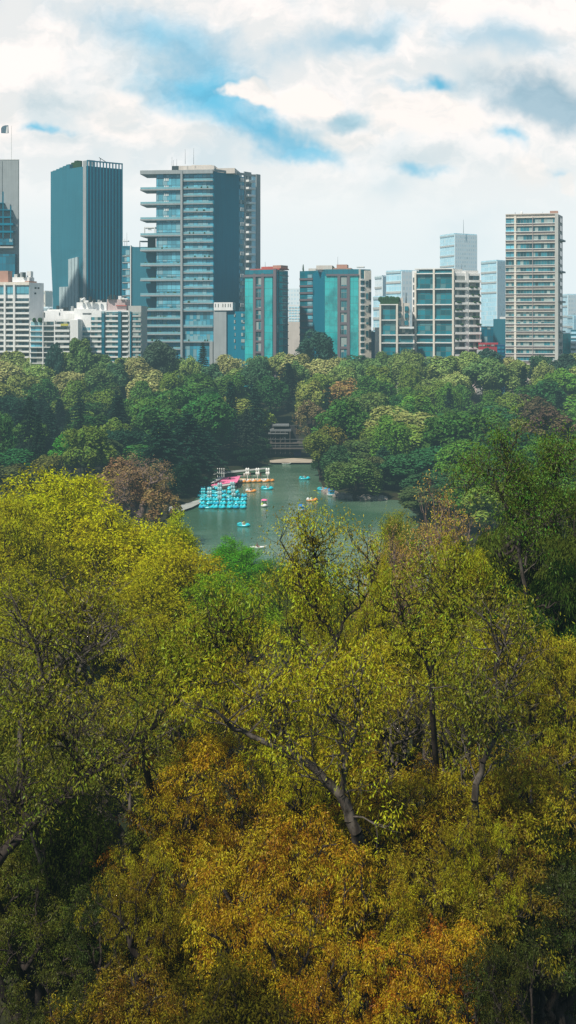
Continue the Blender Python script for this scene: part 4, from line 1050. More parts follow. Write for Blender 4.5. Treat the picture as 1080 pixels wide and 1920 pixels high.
# ---- trees one can pick out in the middle distance: key, px, Y, top row, width, colour, autumn, label
HERO = [
 ('con_c', 433, 436, 718, 46, (0.010, 0.034, 0.020), None, 'tall slim dark conifer on the left lake shore'),
 ('con_a', 478, 440, 730, 62, (0.014, 0.038, 0.022), None, 'broad dark conifer on the shore just left of the wooden terrace'),
 ('con_b', 462, 428, 768, 60, (0.022, 0.035, 0.022), None, 'brownish dark conifer between the two tall shore conifers'),
 ('con_b', 352, 366, 778, 150, (0.009, 0.030, 0.018), None, 'huge dark spreading conifer left of the moored pedal boats'),
 ('con_b', 300, 345, 795, 130, (0.010, 0.034, 0.018), None, 'dark spreading conifer behind the rusty tree'),
 ('con_b', 388, 388, 812, 92, (0.010, 0.036, 0.018), None, 'dark conifer leaning over the left shore behind the pink roof'),
 ('con_a', 222, 400, 745, 78, (0.010, 0.026, 0.016), None, 'dark pointed conifer above the bright green tree at left'),
 ('con_b', 150, 420, 750, 90, (0.012, 0.032, 0.018), None, 'wide dark conifer in the left woods'),
 ('con_b', 40, 410, 765, 110, (0.010, 0.032, 0.018), None, 'dark ragged conifer at the left edge of the woods'),
 ('con_a', 92, 400, 770, 80, (0.012, 0.032, 0.02), None, 'dark conifer near the left edge with a pointed tip'),
 ('con_c', 228, 520, 676, 40, (0.016, 0.046, 0.036), None, 'small pointed blue green conifer far in the left woods'),
 ('broad_0', 385, 408, 738, 100, (0.032, 0.10, 0.022), -0.2, 'rounded fresh green tree above the big dark conifer'),
 ('broad_3', 340, 440, 720, 110, (0.045, 0.115, 0.022), -0.2, 'wide bright green tree in the woods below the balcony tower'),
 ('broad_4', 395, 424, 768, 90, (0.020, 0.072, 0.022), -0.3, 'dark green tree between fresh green tree and slim conifer'),
 ('broad_1', 135, 360, 812, 84, (0.045, 0.15, 0.016), -0.3, 'bright green bushy tree in front of the dark left conifers'),
 ('broad_2', 182, 352, 824, 96, (0.045, 0.075, 0.026), -0.2, 'dull green tree beside the bright green bushy tree'),
 ('broad_5', 275, 352, 835, 110, (0.030, 0.095, 0.020), -0.3, 'green tree rising behind the rusty tree'),
 ('broad_0', 40, 348, 842, 96, (0.020, 0.085, 0.022), -0.3, 'green tree at the left edge above the yellow tree'),
 ('broad_4', 95, 330, 850, 70, (0.095, 0.10, 0.022), 0.0, 'small olive tree above the big yellow tree'),
 ('broad_2', 20, 318, 872, 80, (0.06, 0.07, 0.022), 0.0, 'olive brown tree at the left edge above the yellow tree'),
 ('twiggy', 255, 262, 856, 150, (0.26, 0.17, 0.085), 0.05, 'rusty pink brown tree at the left end of the lake'),
 ('ragged', 235, 268, 850, 110, (0.17, 0.105, 0.05), 0.0, 'rusty brown leafy tree behind the pink brown one'),
 ('ragged', 296, 262, 900, 84, (0.17, 0.11, 0.045), 0.0, 'lower rusty tree nearest the left lake shore'),
 ('weeping', 665, 334, 856, 100, (0.075, 0.12, 0.03), -0.3, 'pale drooping tree on the rocky right shore'),
 ('weeping', 745, 395, 757, 150, (0.19, 0.21, 0.06), -0.3, 'big pale yellow green drooping tree in the right woods'),
 ('weeping', 700, 402, 785, 90, (0.12, 0.17, 0.05), -0.3, 'pale drooping tree left of the bigger drooping tree'),
 ('ragged', 640, 480, 706, 90, (0.26, 0.17, 0.06), 0.1, 'orange brown tree in the middle of the far woods'),
 ('ragged', 585, 440, 745, 66, (0.13, 0.10, 0.05), 0.0, 'brownish tree left of the orange brown tree'),
 ('broad_1', 690, 446, 738, 96, (0.085, 0.12, 0.03), -0.1, 'soft yellow green tree in the woods below the wide green tower'),
 ('broad_3', 645, 415, 762, 110, (0.05, 0.12, 0.02), -0.2, 'fresh green tree above the rocky right shore'),
 ('ragged', 618, 392, 785, 60, (0.14, 0.13, 0.025), 0.0, 'yellowish tree at the corner of the far beach'),
 ('broad_2', 600, 375, 808, 60, (0.09, 0.115, 0.02), -0.1, 'olive green tree right of the far beach'),
 ('broad_5', 632, 352, 836, 62, (0.032, 0.07, 0.026), -0.2, 'dark tree on the point of the right shore'),
 ('broad_4', 702, 350, 855, 66, (0.07, 0.085, 0.03), 0.0, 'dusty olive tree on the rocky right shore'),
 ('con_b', 720, 360, 838, 80, (0.020, 0.06, 0.030), None, 'dark spreading tree behind the rocky right shore'),
 ('broad_1', 760, 345, 850, 110, (0.030, 0.09, 0.028), -0.3, 'deep green tree over the right end of the lake'),
 ('broad_3', 690, 378, 820, 100, (0.060, 0.095, 0.026), -0.2, 'flat topped olive tree above the shore trees'),
 ('broad_2', 792, 298, 915, 100, (0.05, 0.075, 0.025), -0.1, 'olive tree leaning over the right corner of the water'),
 ('broad_0', 822, 312, 885, 120, (0.030, 0.075, 0.028), -0.3, 'dark green tree overhanging the right end of the water'),
 ('con_b', 868, 300, 880, 150, (0.022, 0.06, 0.026), None, 'dark spreading tree right of the end of the lake'),
 ('broad_4', 940, 305, 860, 140, (0.028, 0.07, 0.026), -0.3, 'dark leafy tree behind the left cypress'),
 ('broad_0', 820, 345, 840, 120, (0.024, 0.088, 0.028), -0.3, 'deep green tree right of the lake'),
 ('broad_3', 860, 400, 770, 130, (0.028, 0.10, 0.026), -0.3, 'rich green tree in the right woods'),
 ('broad_0', 935, 395, 765, 120, (0.026, 0.08, 0.028), -0.3, 'dark green tree right of the rich green tree'),
 ('broad_4', 900, 345, 830, 120, (0.022, 0.072, 0.026), -0.3, 'dark green tree behind the cypress'),
 ('ragged', 1040, 350, 756, 120, (0.075, 0.05, 0.035), 0.0, 'tall red brown twiggy tree at the right edge'),
 ('ragged', 1010, 400, 735, 100, (0.07, 0.055, 0.03), 0.0, 'brown tree at the right edge of the far woods'),
 ('broad_4', 592, 545, 618, 78, (0.024, 0.062, 0.040), -0.3, 'dark rounded tree standing before the wide green tower'),
 ('broad_2', 296, 530, 640, 62, (0.042, 0.070, 0.040), -0.2, 'grey green tree at the foot of the balcony tower'),
 ('broad_5', 150, 520, 634, 52, (0.080, 0.13, 0.035), -0.2, 'pale green tree before the white blocks'),
 ('broad_0', 102, 515, 645, 34, (0.022, 0.055, 0.04), -0.3, 'small blue green tree before the white blocks'),
 ('con_b', 1000, 520, 674, 38, (0.014, 0.032, 0.028), None, 'small dark conifer before the banded tower'),
 ('broad_2', 918, 530, 655, 60, (0.022, 0.058, 0.038), -0.3, 'dark tree before the crimson building'),
 ('broad_5', 1060, 530, 664, 60, (0.030, 0.060, 0.040), -0.2, 'dark tree at the foot of the right edge blocks'),
 ('broad_1', 770, 535, 655, 56, (0.085, 0.12, 0.045), -0.1, 'pale olive tree before the white framed block'),
 ('broad_2', 30, 350, 885, 60, (0.05, 0.07, 0.02), 0, 'low olive tree right above the yellow crown at the left edge'),
]
for k, px, Y, top, wd_, col_, au, lb in HERO:
    tree(k, px, Y, top=top, width=wd_ * 1.12, color=cmul(col_, 1.6), autumn=au if au is not None else -0.5, label=lb)

# ---- the woods between the lake and the city
def patch_color(px, Y, r):
    n = mnoise.noise(Vector((px * 0.011, Y * 0.013, 3.1))) + r.uniform(-0.55, 0.55)
    if Y > 500:
        pal = [(0.034, 0.075, 0.032), (0.075, 0.125, 0.036), (0.13, 0.175, 0.045), (0.16, 0.19, 0.055), (0.20, 0.20, 0.07)]  # far rows paler: distance haze is put into the leaf colour
    elif px < 330: pal = [(0.012, 0.036, 0.018), (0.026, 0.066, 0.016), (0.046, 0.095, 0.016), (0.08, 0.12, 0.018), (0.12, 0.14, 0.035)]
    else: pal = [(0.020, 0.056, 0.016), (0.040, 0.090, 0.016), (0.062, 0.125, 0.016), (0.095, 0.135, 0.022), (0.12, 0.135, 0.03)]
    i = min(4, max(0, int((n + 0.75) / 1.5 * 5)))
    return cmul(pal[i], r.uniform(1.55, 2.35))
r_ = random.Random(5)
rows = [(262, 12), (282, 12), (302, 12.5), (322, 13), (344, 13), (366, 13), (388, 13), (412, 13), (438, 13), (452, 12.5), (470, 12.5), (488, 12.5), (505, 12), (520, 11), (533, 9.5)]
HX = [(X(a[1], a[2]), a[2], a[4] / 2 / F * a[2]) for a in HERO]
for ri, (Y0, sp) in enumerate(rows):
    xw = X(-60, Y0) + r_.random() * sp
    while xw < X(1140, Y0):
        x, Y = xw + r_.uniform(-3, 3), Y0 + r_.uniform(-8, 8); xw += sp * r_.uniform(0.8, 1.2)
        px = 540 + x / Y * F
        sdv = float(lake_sd(x, Y))
        if sdv < 4: continue
        if Y < 448 and 490 < px < 600 and Y > 415: continue
        if Y < 410 and 310 < px < 600 : continue
        if Y < 470 and 496 < px < 590: continue
        if Y < 375 and 590 < px < 800 and sdv < 12: continue
        if any(math.hypot(x - hx, Y - hy) < 3.2 + 0.30 * hr for hx, hy, hr in HX): continue
        u_ = r_.random()
        col_ = patch_color(px, Y, r_)
        if px < 330 and Y < 445 and u_ < 0.4: key, col_ = r_.choice(['con_a', 'con_b', 'con_b']), (0.012 * r_.uniform(.8, 1.5), 0.036, 0.02)
        elif u_ < 0.07: key, col_ = r_.choice(['con_a', 'con_b', 'con_c']), (0.016, 0.042, 0.026)
        elif u_ < 0.15: key = 'weeping'
        elif u_ < 0.20: key = 'ragged'
        else: key = 'broad_%d' % r_.randrange(6)
        h_ = r_.uniform(15.0, 22) if Y < 500 else r_.uniform(17, 22)
        if key.startswith('con'): h_ *= 1.08
        if Y < 330:
            if px < 810: continue
            h_ *= 0.85
        tree(key, px, Y, height=h_, width=r_.uniform(10.5, 20) / Y * F * (0.62 if key.startswith('con') else 1.0), color=col_, autumn=r_.choice([-0.5, -0.4, -0.3, -0.2, -0.05]) if not key.startswith('con') else -0.5,
             group='trees of the park woods', auto=True)
# low shrubs hiding the foot of the woods along the right shore
for i in range(20):
    q = [606, 616, 628, 640, 655, 672, 690, 706, 722, 740, 756, 775, 800, 822, 505, 492, 470, 445, 425, 600][i]
    yy = {14: 440, 15: 436, 16: 430, 17: 424, 18: 416, 19: 412}.get(i) or (YW([899, 915, 925, 930, 936, 936, 935, 935, 935, 936, 940, 950, 972, 990][i]) + 9)
    tree('broad_%d' % (i % 6), q, yy, height=r_.uniform(4, 8), width=r_.uniform(34, 50), color=cmul((0.03, 0.07, 0.025), r_.uniform(0.7, 1.5)), autumn=-0.2, name='shrub', label=None, group='bushes along the lake shore', auto=True)
    TREES[-1][0]['category'] = 'shrub'

for i, (q, yy, h_) in enumerate(((326, 334, 7), (340, 340, 8), (352, 346, 8), (362, 356, 7), (310, 322, 7), (455, 408, 6), (480, 416, 7), (372, 374, 6))):
    tree(('con_b', 'broad_2', 'broad_4')[i % 3], q, yy, height=h_, width=52, color=(0.016, 0.045, 0.020), autumn=-0.3, name='shrub', label=None, group='bushes along the lake shore', auto=True)
    TREES[-1][0]['category'] = 'shrub'
# ---- near trees on the hillside: key, px, Y, top row, width, colour, autumn, label
YEL, GOLD, ORG = (0.26, 0.23, 0.010), (0.30, 0.20, 0.012), (0.32, 0.15, 0.014)
NEAR = [  # dark lower crowns: shade is put into their leaf colour
 ('fine', 105, 118, 884, 300, (0.24, 0.25, 0.012), -0.25, 'big yellow green feathery tree at left, tallest of the yellow crowns'),
 ('fine_b', 215, 112, 952, 250, (0.25, 0.25, 0.012), -0.2, 'yellow feathery tree in front of the rusty lakeside tree'),
 ('fine', 12, 106, 930, 200, (0.20, 0.20, 0.015), -0.15, 'yellow feathery tree cut by the left edge'),
 ('fine_b', 312, 122, 965, 120, (0.20, 0.24, 0.015), -0.3, 'small yellow green tree standing before the left end of the water'),
 ('fine', 325, 100, 1022, 230, (0.22, 0.21, 0.012), -0.1, 'olive yellow feathery tree below the left end of the lake'),
 ('fine', 540, 118, 1072, 190, (0.075, 0.105, 0.016), -0.2, 'dull green tree low between the bright green and slender lake front trees'),
 ('fine_b', 620, 100, 1100, 190, (0.09, 0.11, 0.016), -0.2, 'dull olive tree behind the slender lake front tree'),
 ('fine_b', 190, 62, 1370, 300, (0.075, 0.085, 0.012), 0.0, 'dull olive tree behind the forked dark boughs'),
 ('fine', 330, 70, 1260, 260, (0.09, 0.10, 0.014), 0.0, 'dull green tree in the hollow behind the forked boughs'),
 ('fine_b', 440, 150, 1012, 110, (0.065, 0.20, 0.018), -0.5, 'fresh bright green tree at the near edge of the lake'),
 ('fine', 505, 155, 1048, 90, (0.05, 0.12, 0.02), -0.5, 'low dark green tree by the near edge of the lake'),
 ('fine', 415, 92, 1075, 190, (0.10, 0.17, 0.015), -0.3, 'green feathery tree below the bright green lakeside tree'),
 ('fine_b', 240, 86, 1075, 260, (0.17, 0.17, 0.012), 0.0, 'olive feathery tree in the middle of the left slope'),
 ('fine_b', 60, 84, 1080, 240, (0.15, 0.155, 0.014), 0.0, 'olive feathery tree low on the left slope'),
 ('ash_s', 590, 56, 986, 170, (0.17, 0.17, 0.015), -0.25, 'slender leafy tree rising in front of the lake'),
 ('ash_s', 700, 60, 1005, 140, (0.19, 0.185, 0.012), -0.2, 'leafy yellow green tree right of the slender lake front tree'),
 ('twiggy', 812, 90, 918, 200, (0.26, 0.18, 0.09), 0.05, 'sparse pinkish brown tree beyond the leafy yellow ones'),
 ('twiggy', 735, 82, 1002, 170, (0.22, 0.15, 0.09), 0.1, 'bare brown twiggy tree right of the water'),
 ('fine', 745, 110, 958, 90, (0.13, 0.15, 0.03), 0.0, 'small green tree at the right end of the water'),
 ('ash_c', 875, 58, 1015, 190, (0.20, 0.20, 0.014), -0.2, 'leafy yellow green tree left of the cypress'),
 ('cypress', 1000, 66, 838, 340, (0.065, 0.085, 0.016), -0.3, 'dark green gnarled cypress at the right edge'),
 ('cypress', 1100, 62, 830, 260, (0.06, 0.085, 0.016), -0.3, 'second cypress cut by the right edge'),
 ('cypress', 925, 72, 940, 190, (0.04, 0.065, 0.016), -0.3, 'lower cypress left of the gnarled one'),
 ('cypress', 1045, 57, 1000, 360, (0.035, 0.07, 0.014), -0.4, 'deep green cypress below the gnarled one'),
 ('bare', 150, 60, 1110, 270, (0.12, 0.13, 0.015), 0.1, 'half bare tree with grey limbs on the left slope'),
 ('ash_c', 330, 58, 1150, 260, (0.165, 0.16, 0.012), 0.0, 'leafy olive tree in the middle left of the slope'),
 ('ash_a', 490, 55, 1120, 240, (0.19, 0.175, 0.012), -0.05, 'leafy yellow tree in the middle of the slope'),
 ('ash_b', 640, 50, 1160, 260, (0.21, 0.19, 0.012), -0.05, 'leafy golden green tree just right of the middle'),
 ('ash_a', 790, 52, 1085, 270, (0.20, 0.185, 0.012), -0.1, 'broad leafy yellow tree right of the middle'),
 ('ash_b', 950, 50, 1120, 270, (0.17, 0.165, 0.014), -0.1, 'leafy olive tree below the cypresses'),
 ('ash_c', 1065, 48, 1190, 220, (0.15, 0.135, 0.014), 0.05, 'leafy brown olive tree at the right edge'),
 ('bare', 700, 46, 1230, 300, (0.15, 0.14, 0.014), 0.1, 'sparse tree with dark crossing boughs right of the middle'),
 ('bare', 890, 45, 1260, 280, (0.12, 0.12, 0.015), 0.1, 'sparse tree with pale upright limbs at right'),
 ('fine', 40, 55, 1280, 260, (0.075, 0.085, 0.022), 0.0, 'grey green feathery tree at the left edge'),
 ('bare', 230, 48, 1290, 300, (0.11, 0.11, 0.014), 0.1, 'dark boughed sparse tree at left'),
 ('ash_a', 560, 43, 1270, 250, (0.20, 0.175, 0.011), 0.05, 'golden tree in the centre'),
 ('ash_c', 420, 42, 1370, 330, (0.22, 0.15, 0.010), 0.2, 'golden orange tree lower centre'),
 ('ash_b', 760, 41, 1380, 300, (0.15, 0.115, 0.010), 0.1, 'dark olive gold tree lower right of centre'),
 ('ash_b', 980, 42, 1370, 260, (0.13, 0.105, 0.010), 0.1, 'dark golden tree at lower right'),
 ('ash_c', 90, 44, 1420, 300, (0.055, 0.062, 0.012), 0.0, 'olive tree with shade painted into its leaves at lower left'),
 ('ash_a', 330, 38, 1480, 260, (0.19, 0.13, 0.010), 0.18, 'golden tree low in the centre left'),
 ('ash_b', 560, 36, 1500, 300, (0.19, 0.12, 0.010), 0.22, 'rusty gold tree low in the centre'),
 ('ash_a', 850, 37, 1520, 300, (0.085, 0.068, 0.010), 0.12, 'dark brown olive tree low at right'),
 ('fine', 120, 41, 1480, 230, (0.022, 0.032, 0.010), -0.1, 'tree painted dark as shade, filling the dark hollow at lower left'),  # shade of the hollow painted as near black leaves
 ('fine_b', 20, 43, 1500, 200, (0.03, 0.038, 0.010), -0.1, 'tree painted dark as shade under the long dark bough'),
 ('fine_b', 1010, 40, 1520, 240, (0.022, 0.03, 0.010), -0.1, 'tree painted dark as shade in the hollow at lower right'),
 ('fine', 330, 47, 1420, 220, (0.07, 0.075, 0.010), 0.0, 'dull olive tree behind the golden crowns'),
 ('ash_a', 60, 38, 1600, 260, (0.045, 0.055, 0.012), 0.1, 'green tree with painted shade low at the left edge'),
 ('ash_c', 200, 37, 1640, 200, (0.02, 0.028, 0.010), -0.2, 'almost black tree with painted shade at lower left'),
 ('ash_b', 1020, 37, 1600, 240, (0.022, 0.030, 0.010), -0.1, 'almost black tree with painted shade at lower right'),  # leaf colour darkened to stand for shade
 ('ash_a', 285, 35, 1530, 170, (0.10, 0.085, 0.010), 0.05, 'small olive tree filling the dark gap left of the golden crowns'),
 ('ash_b', 700, 35.5, 1560, 190, (0.15, 0.12, 0.010), 0.0, 'small olive gold tree under the slanting bough'),
 ('ash_a', 905, 36.5, 1470, 170, (0.13, 0.115, 0.010), 0.0, 'small olive tree under the grey bent limb'),
 ('fine', 430, 30, 1800, 330, (0.05, 0.045, 0.010), 0.1, 'dark low tree at the very bottom of the slope'),
 ('ash_c', 450, 32.5, 1640, 330, (0.19, 0.125, 0.010), 0.2, 'golden tree at the bottom centre'),
 ('ash_b', 800, 32, 1690, 230, (0.22, 0.12, 0.010), 0.25, 'orange leafed tree at the bottom right of centre'),
 ('ash_a', 640, 31, 1720, 240, (0.18, 0.11, 0.010), 0.2, 'rusty gold tree at the bottom'),
 ('ash_c', 960, 31, 1760, 240, (0.025, 0.03, 0.010), -0.1, 'black green tree with painted shade in the bottom right corner'),
 ('ash_b', 250, 31, 1790, 240, (0.10, 0.07, 0.010), 0.2, 'brown tree with painted shade at the bottom left of centre'),
 ('ash_a', 60, 31, 1770, 240, (0.03, 0.036, 0.012), 0.0, 'black green tree with painted shade in the bottom left corner'),  # corner shade carried by the dark leaf colour
]
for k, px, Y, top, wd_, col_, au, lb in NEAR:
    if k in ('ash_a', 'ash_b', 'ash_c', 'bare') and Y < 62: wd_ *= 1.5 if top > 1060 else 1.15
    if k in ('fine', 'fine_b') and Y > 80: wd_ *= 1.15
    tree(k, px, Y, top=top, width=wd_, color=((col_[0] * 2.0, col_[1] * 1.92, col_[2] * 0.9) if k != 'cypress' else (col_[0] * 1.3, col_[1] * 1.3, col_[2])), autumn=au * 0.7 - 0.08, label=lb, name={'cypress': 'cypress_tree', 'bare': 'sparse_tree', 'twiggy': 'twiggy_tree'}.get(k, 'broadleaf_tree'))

# ---- trees known by their long boughs: each bough is a polyline of photo points at the tree's distance
def bough_tree(label, Y, boughs, color, autumn, rt=0.22, bm=B_mid, seed=1, twigs=14, bare=0.35, name='boughed_tree', reach=1.3):
    rng = np.random.default_rng(seed); segs = []; tips = []
    fx, fy = boughs[0][0][:2]; g_ = float(ground(X(fx, Y), Y)) - 0.3; base = np.array([X(fx, Y) + 0.8, Y + 4.5, g_])
    mid_ = base * 0.5 + np.array([X(fx, Y), Y + 1.5, Z(fy, Y)]) * 0.5 + np.array([0.4, 0, 0]); rt *= 0.72; segs.append([*base, *mid_, rt * 1.3, rt * 1.15]); segs.append([*mid_, X(fx, Y), Y, Z(fy, Y), rt * 1.15, rt])
    for bi, pl_ in enumerate(boughs):
        r0 = rt * (1.0 if bi == 0 else 0.62); pts = []
        for k, q in enumerate(pl_):
            dy_ = (q[2] if len(q) > 2 else 0.0); pts.append(np.array([X(q[0], Y + dy_), Y + dy_, Z(q[1], Y + dy_)]))
        fine_ = [pts[0]]
        for a, b in zip(pts[:-1], pts[1:]):
            L = np.linalg.norm(b - a)
            for j in (1, 2, 3): fine_.append(a + (b - a) * j / 3 + (rng.normal(size=3) * L * 0.045 if j < 3 else 0))
        n = len(fine_)
        for k in range(n - 1):
            ra, rb_ = r0 * (1 - 0.8 * k / n), r0 * (1 - 0.8 * (k + 1) / n)
            segs.append([*fine_[k], *fine_[k + 1], ra, rb_])
            for _ in range(max(1, twigs // n + (1 if k > n * 0.4 else 0))):
                d = rng.normal(size=3); d[2] = abs(d[2]) * 1.1 + 0.4; d = d / np.linalg.norm(d) * reach * (0.5 + rng.random())
                st = fine_[k] + (fine_[k + 1] - fine_[k]) * rng.random()
                T = st + d + rng.normal(size=(9, 3)) * 0.38
                sg = skeleton(T, st, 0.010, 0.5, rng, st + d * 0.3, 0.1); segs.extend(sg.tolist())
                if rng.random() > bare: tips.append(T)
    segs = np.array(segs); segs[:, :3] -= base; segs[:, 3:6] -= base
    T = np.concatenate(tips) - base; n = len(T) * 26; c = np.repeat(T, 26, 0); off = rng.normal(size=(n, 3)) * 0.2
    ax = norm(off) * 0.6 + rng.normal(size=(n, 3)) * 0.4; ax[:, 2] -= 0.8
    V, Fq = leaf_quads(c + off, ax, 0.13 * (0.7 + 0.6 * rng.random(n)), 0.04 * (0.8 + 0.4 * rng.random(n)), rng)
    cr = np_mesh('crown', V, Fq, {'lv': rng.random(n), 'cv': np.repeat(rng.random(len(T)), 26)}); cr.materials.append(L_near)
    wd = wood_mesh('trunk', segs); wd.materials.append(bm)
    R = empty(name, tuple(base)); R['category'] = 'tree'; R['label'] = label
    c_ = link_mesh('crown', cr, None, R); c_.color = (*color, 0.5 + autumn); link_mesh('trunk', wd, None, R)
LG = (0.35, 0.345, 0.010)
bough_tree('tree with a thick pale edged bough slanting up to the left, in the centre', 37.5, [[(668, 1560), (640, 1492), (600, 1450), (545, 1408), (490, 1388), (440, 1368), (415, 1340, -.5)], [(640, 1492), (645, 1420), (630, 1350), (590, 1280)], [(640, 1440), (668, 1360), (672, 1290)], [(545, 1408), (520, 1350), (480, 1300)]], LG, 0.0, 0.25, seed=51)
bough_tree('tree with a broken pale limb reaching up right, near the left edge', 39, [[(45, 1500), (38, 1400), (40, 1345), (85, 1285), (120, 1240), (165, 1216), (192, 1204)], [(85, 1285), (72, 1235), (66, 1190)], [(150, 1225), (145, 1180), (160, 1140)], [(38, 1350), (75, 1340), (90, 1330)]], (0.20, 0.22, 0.012), 0.0, 0.19, B_mid, 52, bare=0.55)
bough_tree('tree with a long dark bough running up right from the left edge', 37, [[(-30, 1650), (30, 1575), (95, 1515), (150, 1468), (205, 1432), (250, 1400)], [(150, 1468), (140, 1420), (120, 1380)], [(30, 1575), (60, 1540), (20, 1480)]], (0.13, 0.15, 0.012), 0.0, 0.27, B_dark, 53)
bough_tree('tree with dark forked boughs left of the centre', 41, [[(265, 1400), (300, 1340), (340, 1302), (372, 1262), (395, 1215), (425, 1203)], [(340, 1302), (375, 1290), (402, 1284)], [(395, 1215), (440, 1200), (465, 1250)]], (0.22, 0.25, 0.012), -0.05, 0.15, B_dark, 54)
bough_tree('tree with dark upswept boughs in front of the right end of the lake', 50, [[(626, 1260), (627, 1200), (600, 1160), (570, 1110), (552, 1060)], [(627, 1200), (655, 1150), (690, 1110), (712, 1050)], [(570, 1110), (590, 1050), (585, 1015)]], LG, -0.15, 0.15, B_dark, 55, bare=0.2)
bough_tree('tree with a grey bent limb at right', 39, [[(890, 1500), (905, 1430), (925, 1385), (935, 1320), (965, 1260)], [(925, 1385), (890, 1330), (870, 1290)], [(935, 1320), (930, 1240), (950, 1180)]], (0.17, 0.18, 0.012), 0.0, 0.16, B_mid, 56)
bough_tree('tree with thin dark rising boughs right of centre', 43, [[(810, 1330), (805, 1260), (845, 1200), (870, 1150)], [(805, 1260), (770, 1200), (755, 1150)], [(845, 1200), (850, 1140), (835, 1090)]], (0.24, 0.26, 0.012), -0.1, 0.14, B_dark, 57)
bough_tree('gnarled half dead tree with curling bare branches among the cypresses', 55, [[(985, 1100), (975, 1000), (940, 930), (925, 893), (900, 888), (870, 930)], [(975, 1000), (1010, 990), (1050, 985)], [(940, 930), (955, 890), (945, 850)], [(985, 1060), (1030, 980), (1040, 900), (1075, 862)], [(1040, 900), (1050, 870), (1025, 858)], [(1010, 990), (985, 960), (990, 925), (975, 935)]], (0.10, 0.17, 0.016), -0.3, 0.12, B_mid, 58, bare=0.15, name='gnarled_tree', reach=1.1)

# ---- labels that single each tree out
from collections import defaultdict
bk = defaultdict(list)
for i, (R, px, Y, kind, col_, lb, gp) in enumerate(TREES):
    if lb: R['label'] = lb; continue
    if R['category'] == 'shrub':
        base_ = '%s bush by the water on the %s shore' % ('dark shaded' if col_[1] < 0.046 else 'low green', 'right' if px > 595 else 'left')
    else:
        mk = next(nm for a, b, nm in MARKS if a <= px < b)
        dep = 'foot of' if Y > 498 else ('far woods under' if Y > 445 else ('mid woods under' if Y > 385 else 'near woods under'))
        kd = {'con': 'conifer', 'weep': 'drooping tree'}.get(kind, 'rounded tree')
        base_ = '%s %s, %s %s' % (hue_word(col_, kind), kd, dep, mk)
    R['group'] = gp or 'trees of the park woods'
    bk[base_].append((px, R))
ORD = ['first', 'second', 'third', 'fourth', 'fifth', 'sixth', 'seventh', 'eighth', 'ninth', 'tenth', 'eleventh', 'twelfth', 'thirteenth', 'fourteenth', 'fifteenth', 'sixteenth']
for base_, lst in bk.items():
    lst.sort(key=lambda q: q[0])
    for i, (px, R) in enumerate(lst):
        R['label'] = base_ if len(lst) == 1 else base_ + ', %s from left' % ORD[min(i, 15)]
print('TREES', len(TREES))

# ------------------------------------------------------------------ boats, docks, people
def paint(name, c, rough=0.35, spec=0.5):
    m, t, out = newmat(name)
    ob = t.new('ShaderNodeTexCoord').outputs['Object']
    f = t.lin(t.noise(ob, 2.5, 4, 0.6), 0.3, 0.7, 0.8, 1.1)
    principled(t, out, t.vm('MULTIPLY', c, t.xyz(f, f, f)), rough, spec)
    return m
P = {'cyan': paint('cyan_plastic', (0.01, 0.55, 0.66)), 'cyan2': paint('light_cyan_plastic', (0.03, 0.50, 0.56)), 'deepcyan': paint('deep_cyan_plastic', (0.0, 0.38, 0.58)), 'orange': paint('orange_plastic', (0.75, 0.30, 0.05)),
     'white': paint('white_plastic', (0.78, 0.78, 0.75)), 'blue': paint('blue_canvas', (0.02, 0.20, 0.55), 0.8), 'pink': paint('pink_canvas', (0.90, 0.20, 0.38), 0.8), 'navy': paint('seat_shadow_plastic', (0.005, 0.06, 0.10)),
     'paleblue': paint('pale_lobe_plastic', (0.30, 0.50, 0.52)), 'green': paint('lime_vest', (0.45, 0.75, 0.05), 0.8), 'skin': paint('skin', (0.36, 0.20, 0.13), 0.6), 'hair': paint('dark_hair', (0.02, 0.014, 0.01), 0.7),
     'shirtw': paint('white_shirt', (0.7, 0.7, 0.68), 0.9), 'shirtr': paint('red_shirt', (0.45, 0.04, 0.03), 0.9), 'shirtb': paint('dark_shirt', (0.03, 0.04, 0.07), 0.9), 'purple': paint('purple_canvas', (0.045, 0.03, 0.17), 0.8),
     'wood': wall('weathered_deck', (0.10, 0.09, 0.08), 0.9, 0.3, 1.5), 'dwood': wall('dark_timber', (0.035, 0.035, 0.035), 0.9, 0.3, 1.5), 'rock': wall('pale_rock', (0.30, 0.26, 0.23), 0.95, 0.5, 0.8, 0.1, False), 'tan': paint('tan_deck', (0.55, 0.42, 0.26), 0.8), 'metal': wall('roof_sheet', (0.16, 0.17, 0.17), 0.6, 0.3, 1.0)}

def loft(mb, rings):
    n = len(rings[0])
    for a, b in zip(rings[:-1], rings[1:]):
        for i in range(n):
            j = (i + 1) % n
            mb.quad([a[i], a[j], b[j], b[i]])
    mb.quad(rings[-1])
def oval(w, l, z, n=18, e=0.75, bow=0.0):
    out = []
    for i in range(n):
        a = 2 * math.pi * i / n; c, s = math.cos(a), math.sin(a)
        yy = l / 2 * math.copysign(abs(s) ** e, s)
        ww = w / 2 * math.copysign(abs(c) ** e, c) * (1 - bow * max(0, -yy / (l / 2)))
        out.append((ww, yy, z + (bow * 0.5 * max(0, -yy / (l / 2)) ** 2)))
    return out
def raw(mb, name, mat, parent, smooth=True):
    me = bpy.data.meshes.new(name); me.from_pydata([tuple(q) for q in mb.v], [], mb.f)
    if smooth: me.polygons.foreach_set('use_smooth', [True] * len(me.polygons))
    me.update(); me.materials.append(mat)
    o = bpy.data.objects.new(name, me); COL.objects.link(o); o.parent = parent
    return o
